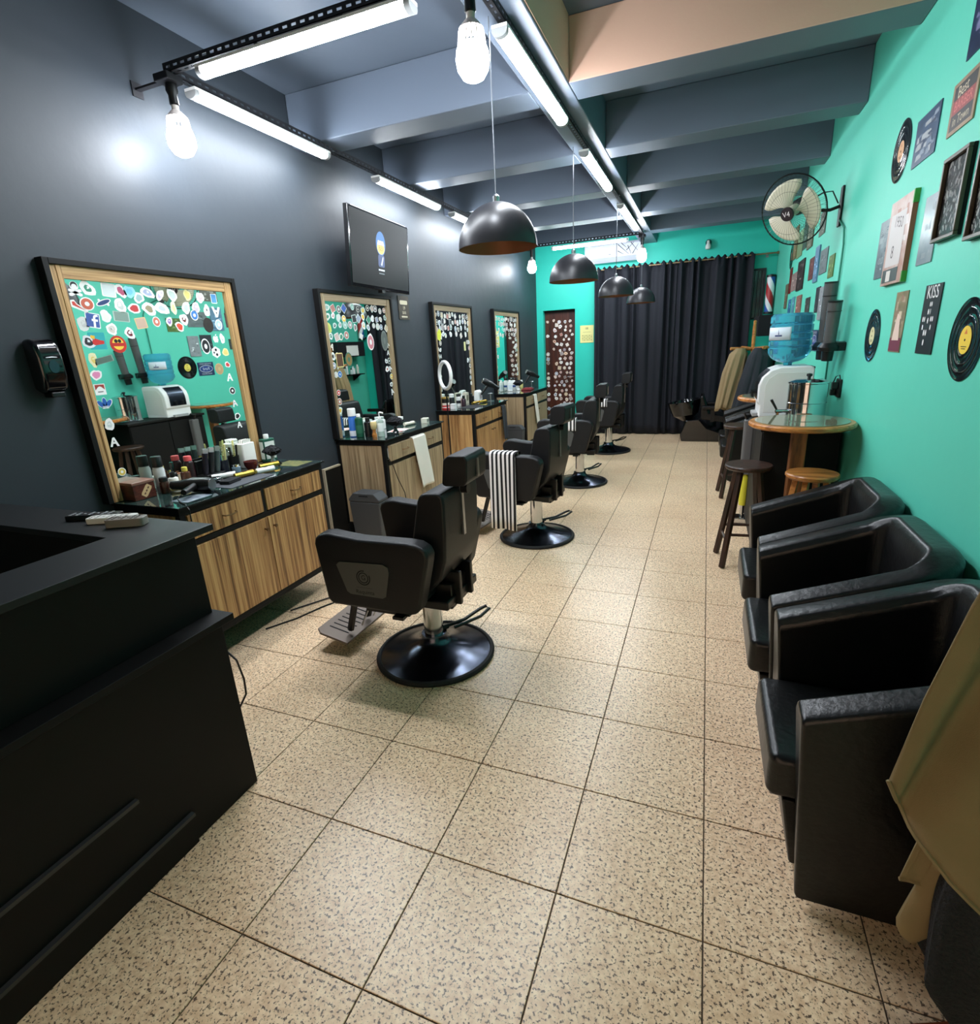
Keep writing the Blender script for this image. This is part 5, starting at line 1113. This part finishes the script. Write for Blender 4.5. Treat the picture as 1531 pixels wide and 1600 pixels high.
def lbl(u, v): a = -2.15+1.35*u-PI*.28; return (.1532*math.cos(a), .1532*math.sin(a), .195+.095*v)
b.grid(lbl, 16, 2); lb = b.obj('paper_label', C((206, 216, 226), .5), wbt, solid=.0008)
b = B()
def em(u, v): a = -2.15+1.35*(.42+.28*u)-PI*.28; return (.1540*math.cos(a), .1540*math.sin(a), .222+.012*v)
b.grid(em, 6, 1)
def em2(u, v): a = -2.15+1.35*(.55+.04*u*(1-v))-PI*.28; return (.1540*math.cos(a), .1540*math.sin(a), .236+.04*v)
b.grid(em2, 2, 2); b.obj('label_emblem', C((50, 66, 110), .5), lb, smooth=0)
# grey upright cleaner with a yellow band
vc = thing('floor_cleaner', 'grey upright floor cleaner with a yellow label, behind the near bar stool', 'cleaner', (.29, 3.90, 0))
B().prism(rrect(-.045, .045, -.05, .05, .02), 'z', .45, .93).obj('body', C((96, 96, 96), .4), vc, bevel=(.008, 2)); B().lathe([(0, .16), (.03, .16), (.036, .22), (.036, .42), (.028, .45), (0, .45)], 16).obj('yellow_canister', C((214, 206, 60), .4), vc)
B().prism(rrect(-.08, .10, -.07, .07, .03), 'z', .002, .055).obj('cleaner_head', chrome, vc, bevel=(.012, 2)); B().cyl((0, 0, .05), (0, 0, .16), .018, 12).obj('neck', chrome, vc)
B().tube([(-.02, 0, .93), (-.05, 0, .985), (.02, 0, 1.0), (.06, 0, .96), (.03, 0, .93)], .013, 8).obj('handle', black_pl, vc); B().box(.055, .07, -.01, .01, .10, .95).obj('side_rod', C((190, 186, 176), .4), vc)
# ------------------------------------------------------------------ far right corner
sh = thing('wall_cabinet', 'black wall cabinet high in the far right corner', 'cabinet', (0, 0, 0)); B().box(.56, XR-.001, 7.50, 8.40, 1.58, 1.86).obj('body', black_matte, sh); B().box(.552, .56, 7.51, 7.945, 1.59, 1.85).obj('door', black_matte, sh); B().box(.552, .56, 7.955, 8.39, 1.59, 1.85).obj('door', black_matte, sh)
tag(B().box(.545, .549, 7.78, 8.16, 1.60, 1.79).obj('notice', paper), 'white paper notice on the front of the wall cabinet', 'notice')
ws = thing('wall_shelf', 'dark shelf with bottles below the wall cabinet', 'shelf', (0, 0, 0)); B().box(.62, XR-.001, 7.60, 8.40, 1.22, 1.24).obj('board', black, ws); 
for y in (7.72, 8.28): B().prism([(.64, 1.22), (XR-.001, 1.22), (XR-.001, 1.10)], 'y', y-.01, y+.01).obj('bracket', black, ws)
for i in range(7): bottle('bottle', ['white pump bottle', 'small green bottle', 'clear bottle', 'white round jar', 'tall clear bottle', 'squat white bottle', 'thin pale bottle'][i]+' on the shelf below the wall cabinet', 'bottle', .73+.03*(i % 2), 7.66+.11*i, .028+.006*(i % 3), .12+.03*(i*5 % 4), [white, C((60, 130, 90), .3), C((170, 196, 186), .2), white, C((190, 206, 200), .2), white, C((206, 206, 190), .3)][i], [white, black_pl, white, white, black_pl, white, white][i], .03, .015, group='bottles on the far shelf', z=1.2405)
bp = thing('barber_pole', 'red white and blue barber pole lamp in the far right corner', 'barber pole', (.755, 8.63, 1.90))
pm = mat('barber_pole_stripes', (230, 232, 236), .3); nt = pm.node_tree; tc = nt.nodes.new('ShaderNodeTexCoord'); sx = nt.nodes.new('ShaderNodeSeparateXYZ')
at = nt.nodes.new('ShaderNodeMath'); at.operation = 'ARCTAN2'; zz = nt.nodes.new('ShaderNodeMath'); zz.operation = 'MULTIPLY_ADD'; zz.inputs[1].default_value = 1/(2*PI)
zm = nt.nodes.new('ShaderNodeMath'); zm.operation = 'MULTIPLY'; zm.inputs[1].default_value = 1.6; fr_ = nt.nodes.new('ShaderNodeMath'); fr_.operation = 'FRACT'
rp = nt.nodes.new('ShaderNodeValToRGB'); rp.color_ramp.interpolation = 'CONSTANT'; e = rp.color_ramp.elements; e[0].color = lin((176, 40, 44)); e[1].position = .3; e[1].color = lin((232, 234, 238)); q = e.new(.55); q.color = lin((44, 88, 168)); q = e.new(.8); q.color = lin((232, 234, 238))
nt.links.new(tc.outputs['Object'], sx.inputs[0]); nt.links.new(sx.outputs[1], at.inputs[0]); nt.links.new(sx.outputs[0], at.inputs[1]); nt.links.new(sx.outputs[2], zm.inputs[0]); nt.links.new(at.outputs[0], zz.inputs[0]); nt.links.new(zm.outputs[0], zz.inputs[2]); nt.links.new(zz.outputs[0], fr_.inputs[0]); nt.links.new(fr_.outputs[0], rp.inputs[0]); nt.links.new(rp.outputs[0], pm.node_tree.nodes['Principled BSDF'].inputs['Base Color'])
B().lathe([(0, .03), (.058, .03), (.058, .53), (0, .53)], 28).obj('striped_cylinder', pm, bp); B().lathe([(0, 0), (.066, 0), (.066, .03), (0, .03)], 24).obj('base_cap', black_pl, bp); B().lathe([(0, .53), (.066, .53), (.066, .56), (0, .575)], 24).obj('top_cap', black_pl, bp); B().box(-.02, .02, .05, .148, .02, .05).box(-.02, .02, .05, .148, .51, .54).obj('wall_bracket', black_pl, bp)
win = struct(thing('window_1', 'narrow barred window beside the curtain', 'window', (0, 0, 0))); del win['category']
B().box(.46, .66, YB-.012, YB-.001, 1.85, 2.56).obj('dark_pane', black_gloss, win)
for a in ((.655, .685, 1.83, 2.58), (.44, .655, 2.55, 2.58), (.44, .655, 1.83, 1.86)): B().box(a[0], a[1], YB-.03, YB-.001, a[2], a[3]).obj('window_frame', C((34, 44, 46), .5), win)
for i in range(4): B().cyl((.48+.05*i, YB-.022, 1.86), (.48+.05*i, YB-.022, 2.55), .006, 6).obj('bar', C((60, 66, 68), .5), win)
lp = thing('wall_lamp', 'small clear bulb in a black socket on the teal rear wall', 'lamp', (-.18, YB-.001, 3.03)); B().lathe([(0, 0), (.045, 0), (.045, .02), (.026, .05), (.026, .08), (0, .08)], 18, 0, RX(90)).obj('socket', C((20, 60, 56), .4), lp); B().lathe([(0, .02), (.02, .02), (.024, -.02), (.045, -.06), (.04, -.10), (0, -.115)], 18, 0, TR(0, -.08, 0)).obj('bulb', C((206, 214, 210), .1), lp)
# air conditioner
acu = thing('air_conditioner', 'white wall air conditioner high on the teal rear wall', 'air conditioner', (0, 0, 0))
B().prism([(YB-.001, 2.90), (YB-.12, 2.88), (YB-.185, 2.95), (YB-.195, 3.14), (YB-.17, 3.17), (YB-.001, 3.17)], 'x', -2.12, -1.20).obj('housing', mat('ac_white', (186, 192, 206), .35), acu, bevel=(.008, 2))
B().prism([(YB-.122, 2.877), (YB-.188, 2.948), (YB-.184, 2.955), (YB-.118, 2.883)], 'x', -2.08, -1.24).obj('louver', C((196, 204, 216), .4), acu)
T = TR(-1.41, YB-.1945, 3.05) @ TD; b = B()
for x0, y0, x1, y1 in ((-.16, .08, .02, -.08), (-.10, .09, -.02, .02), (-.02, -.02, .1, .09), (.05, .09, .16, -.04), (-.16, -.02, -.06, -.08), (.0, .05, .06, -.08), (.08, -.08, .17, .06)):
    d = Vector((x1-x0, y1-y0, 0)); p = Vector((-d.y, d.x, 0)).normalized()*.006; A = Vector((x0, y0, .002)); Z = Vector((x1, y1, .002)); b.poly([tuple(A-p), tuple(Z-p*.4), tuple(Z+p*.4), tuple(A+p)], 0, T)
b.obj('branch_decal', C((40, 44, 52), .5), acu, smooth=0); B().box(-1.72, -1.68, YB-.1965, YB-.194, 2.985, 2.995).obj('name_mark', C((110, 116, 126), .5), acu)
# calendar, curtain, rod
cl = thing('calendar', 'pale yellow calendar sheet on the teal rear wall beside the door', 'calendar', (0, 0, 0)); B().box(-2.235, -1.995, YB-.008, YB-.001, 1.61, 1.905).obj('sheet', C((226, 222, 150), .6), cl)
b = B(); T = TR(-2.115, YB-.0084, 1.757) @ TD; b.text('08', .05, T @ TR(0, .095, 0), 0)
for i in range(6):
    for j in range(4): b.box(-.085+.031*i, -.065+.031*i, -.03-.026*j, -.018-.026*j, 0, .0003, (i+j) % 2, T)
b.box(-.07, .07, .03, .036, 0, .0003, 1, T); b.obj('print', [C((110, 116, 70), .6), C((170, 170, 110), .6)], cl, smooth=0)
YC = 8.60
rd = thing('curtain_rod', 'long metal curtain rod across the teal rear wall', 'curtain rod', (0, 0, 0)); B().cyl((-2.0, YC, 2.765), (.80, YC, 2.765), .012, 12).obj('rod', C((150, 128, 96), .35, metal=.7), rd)
for x in (-1.98, -.65, .68): B().box(x-.01, x+.01, YC, YB-.001, 2.757, 2.773).box(x-.02, x+.02, YB-.01, YB-.001, 2.73, 2.80).obj('bracket', steel, rd)
B().lathe([(0, 0), (.02, 0), (.02, .03), (0, .035)], 14, 0, TR(.795, YC, 2.765) @ RY(90)).obj('finial', C((150, 128, 96), .35, metal=.7), rd)
def curtain(x0, x1, seed, label):
    o = thing('curtain', label, 'curtain', (0, 0, 0), 0, 'black curtains'); rr = random.Random(seed); n = int((x1-x0)/.175); ph = rr.random()*6
    am = [rr.uniform(.75, 1.25) for _ in range(n+2)]
    w1, w2, w3 = rr.random()*6, rr.random()*6, rr.random()*6
    def fn(u, v):
        x = x0+(x1-x0)*u; q = u*n; k = q+.30*math.sin(2*PI*q*.31+w1)+.16*math.sin(2*PI*q*.73+w2); i = int(max(0, min(q, n-1))); a = am[i]*(1-(q-i))+am[i+1]*(q-i)
        y = .046*a*math.sin(2*PI*k+ph)*(.6+.4*v)+.020*math.sin(2*PI*q*.37+w3+v)*(1-v)+.006*math.sin(11*k+v*4)*(1-v)
        zb = .012; zt = 2.795+.02*math.cos(4*PI*q+ph)
        return (x+.012*math.sin(2*PI*k*.5+v*2)*(1-v), YC+y, zb+(zt-zb)*v)
    b = B(); b.grid(fn, n*16, 18); b.obj('cloth', curtain_m, o, solid=.004)
    for i in range(2*n):
        k = (i*.5-ph/(2*PI)) % n; x = x0+(x1-x0)*k/n
        B().tube([(x, YC+.021*math.cos(t), 2.765+.021*math.sin(t)) for t in [j*PI/6 for j in range(12)]], .004, 6, 0, True).obj('eyelet', steel, o)
curtain(-1.96, -.62, 3, 'black curtain on the left of the rod, next to the calendar')
curtain(-.62, .50, 5, 'black curtain on the right of the rod, behind the wash chair')
# hair-wash chair
hw_ = thing('wash_chair', 'black hair-wash basin chair in front of the curtain', 'wash chair', (-.12, 8.12, 0))
B().prism([(-.28, .0), (.30, .0), (.34, .14), (.10, .22), (-.02, .36), (-.22, .34), (-.30, .10)], 'y', -.2, .2).obj('pedestal', black_gloss, hw_, bevel=(.02, 3))
B().lathe([(.06, .34), (.20, .44), (.25, .60), (.26, .66), (.235, .66), (.20, .56), (.10, .46), (0, .44)], 28, 0, TR(-.16, 0, -.02) @ RY(-10)).obj('basin', black_gloss, hw_)
B().prism([(.0, .36), (.42, .30), (.46, .40), (.12, .46), (.02, .74), (-.03, .72)], 'y', -.24, .24).obj('seat', leather, hw_, bevel=(.03, 3))
for s_ in (-1, 1): B().box(-.0, .40, s_*.27-.035, s_*.27+.035, .52, .58).obj('armrest', leather, hw_, bevel=(.02, 3)); B().box(.14, .20, s_*.26-.02, s_*.26+.02, .33, .53).obj('arm_post', black_pl, hw_)
# coat stand with two coats, far right
def coat_stand(x, y, H, label, rot=0, wdm=None, armz=None):
    o = thing('coat_stand', label, 'coat stand', (x, y, 0), rot, 'wooden coat stands'); wdm = wdm or wood_rack
    B().lathe([(0, .10), (.022, .10), (.024, .5), (.020, H*.6), (.024, H-.12), (.018, H-.02), (.024, H), (0, H+.02)], 16).obj('pole', wdm, o)
    for k in range(4):
        a = k*PI/2; c, s_ = math.cos(a), math.sin(a)
        B().tube([(.0, .0, .10), (.03*c, .03*s_, .05), (.08*c, .08*s_, .02), (.29*c, .29*s_, .0165)], .016, 8).obj('foot', wdm if wdm is not wood_rack else copper, o)
        z = armz or H-.12
        pg = B().tube([(0, 0, z), (.12*c, .12*s_, z+.01), (.31*c, .31*s_, z+.02)], [.02, .021, .0195], 12).obj('peg', wdm, o)
        B().cyl((.235*c, .235*s_, z-.045), (.235*c, .235*s_, z+.0), .022, 12).obj('hanging_knob', C((56, 50, 38), .5), pg)
    return o
coat_stand(.49, 7.22, 1.78, 'honey-coloured wooden coat stand holding coats before the curtain', .4, wood_t, 1.42)
def drape(name, label, cat, cx, cy, top, rows, m, phase=0, a0=0, a1=2*PI, folds=9, amp=.12, thick=.006):
    """hanging cloth: rows of (z, radius scale x, radius scale y, dx, dy) swept from angle a0 to a1 with folds"""
    b = B()
    def fn(u, v):
        k = v*(len(rows)-1); i = min(int(k), len(rows)-2); f = k-i; q = [rows[i][j]*(1-f)+rows[i+1][j]*f for j in range(5)]
        a = a0+(a1-a0)*u; w = 1+amp*v*math.sin(folds*a+phase+v*1.5)+.05*v*math.sin(2.3*folds*a)
        return (cx+q[3]+q[1]*w*math.cos(a), cy+q[4]+q[2]*w*math.sin(a), q[0]+.03*v*math.sin(a*3+phase))
    b.grid(fn, 72, 24); o = b.obj(name, m, None, solid=thick); return tag(o, label, cat)
drape('coat', 'long beige coat hanging on the far coat stand', 'coat', .33, 7.12, 1.44, [(1.44, .06, .06, .0, 0), (1.36, .11, .09, -.02, 0), (1.1, .13, .10, -.07, 0), (.62, .11, .10, -.15, 0)], beige_cloth, .3)
drape('jacket', 'black jacket hanging on the far coat stand', 'jacket', .58, 7.02, 1.44, [(1.44, .05, .06, -.03, 0), (1.34, .13, .10, -.02, 0), (1.0, .17, .13, -.06, 0), (.55, .18, .14, -.13, 0)], cloth_d, 1.3)
drape('jacket', 'dark green jacket hanging at the back of the far coat stand', 'jacket', .62, 7.34, 1.44, [(1.44, .05, .06, -.02, 0), (1.34, .12, .10, 0, 0), (1.0, .13, .12, .02, 0), (.7, .13, .13, .02, 0)], C((38, 46, 38), .9), 2.)
# coat stand at the right edge of the picture
coat_stand(.655, .01, 1.70, 'wooden coat stand with thick pegs at the right edge', math.radians(22), None, 1.545)
# olive shirt: open sheet hanging from a peg, pointed front hem, plus rolled sleeve; dark knit below
def shirt_sheet():
    b = B()
    # outline in the shirt's own plane: left edge falls from the peg to the pointed hem, hem sweeps back down
    left = [(.50, 1.56), (.44, 1.30), (.385, 1.12), (.345, .92), (.315, .745)]
    hemr = [(.72, .44), (.80, .62), (.82, .95), (.80, 1.25), (.70, 1.56)]
    def lerp(P, t):
        k = t*(len(P)-1); i = min(int(k), len(P)-2); f = k-i; return (P[i][0]*(1-f)+P[i+1][0]*f, P[i][1]*(1-f)+P[i+1][1]*f)
    hem = [(.315, .745), (.345, .68), (.385, .60), (.445, .54), (.55, .47), (.63, .43), (.70, .40)]
    def fn(u, v):      # u across (left to right), v down
        L_ = lerp(left, v); H_ = lerp(hem, u); xt = .50+.20*u
        x = L_[0]*(1-u)+(xt*(1-v)+hem[-1][0]*v)*u; zt = 1.56; z_ = zt*(1-v)+H_[1]*v
        x = (L_[0]-left[-1][0]*0)*(1-u)+(xt*(1-v)+.70*v)*u
        x += (H_[0]-(left[-1][0]*(1-u)+.70*u))*v**2
        y = -.045-.035*math.sin(u*PI)*1.2*v-.045*v*math.sin(u*11+v*1.6)-.012*math.sin(u*25+v*5)*v+.12*u*u*v*0-.02*math.sin(v*5)*u
        return (x, y, z_)
    b.grid(fn, 40, 40)
    k = len(b.v)
    pts = [fn(i/40, 1) for i in range(41)]
    return b, pts
b, hp_ = shirt_sheet()
sr = thing('olive_shirt', 'olive twill shirt hanging from the coat stand at the right edge', 'shirt', (0, 0, 0))
b.obj('front_panel', khaki, sr, solid=.004, smooth=60)
B().tube([(p[0], p[1], p[2]) for p in hp_], .006, 6).obj('hem', khaki, sr)
bb2 = B()
def tail_fn(u, v):      # back tail hanging below the front hem
    return (.455+.17*u-.05*v*(1-u), -.005+.012*math.sin(u*8+v), .80-(.395-.012*u)*v)
bb2.grid(tail_fn, 16, 16); bb2.obj('back_tail', khaki, sr, solid=.004)
B().tube([tail_fn(i/16, 1) for i in range(17)], .005, 6).obj('hem', khaki, sr)
yk = B()
def yoke(u, v):
    return (.52+.17*u+.03*math.sin(v*3), .02+.02*math.sin(u*6), 1.57-.75*v)
yk.grid(yoke, 12, 12); yk.obj('back_panel', khaki, sr, solid=.004)
sl = B()
def sleeve(u, v):
    a = 2*PI*u; e = min(1, (1-v)/.12)**.5 if v > .88 else 1.; r = (.046+.008*v)*e
    return (.535-.065*v+r*math.cos(a)*(1+.10*math.sin(3*a+v*5)), .012+r*.5*math.sin(a), .75-.53*v+.018*math.cos(a)*v)
sl.grid(sleeve, 24, 22); sl.obj('sleeve', khaki, sr, solid=.003)
drape('knit_sweater', 'charcoal knitted sweater hanging low on the coat stand at the right edge', 'sweater', .645, .02, 1.0, [(1.50, .04, .04, 0, 0), (1.2, .12, .06, 0, 0), (.7, .15, .075, 0, 0), (.42, .175, .10, -.01, -.03), (.22, .165, .10, -.01, -.05), (.11, .12, .085, .03, -.06)], knit, .5, folds=7, thick=.01)
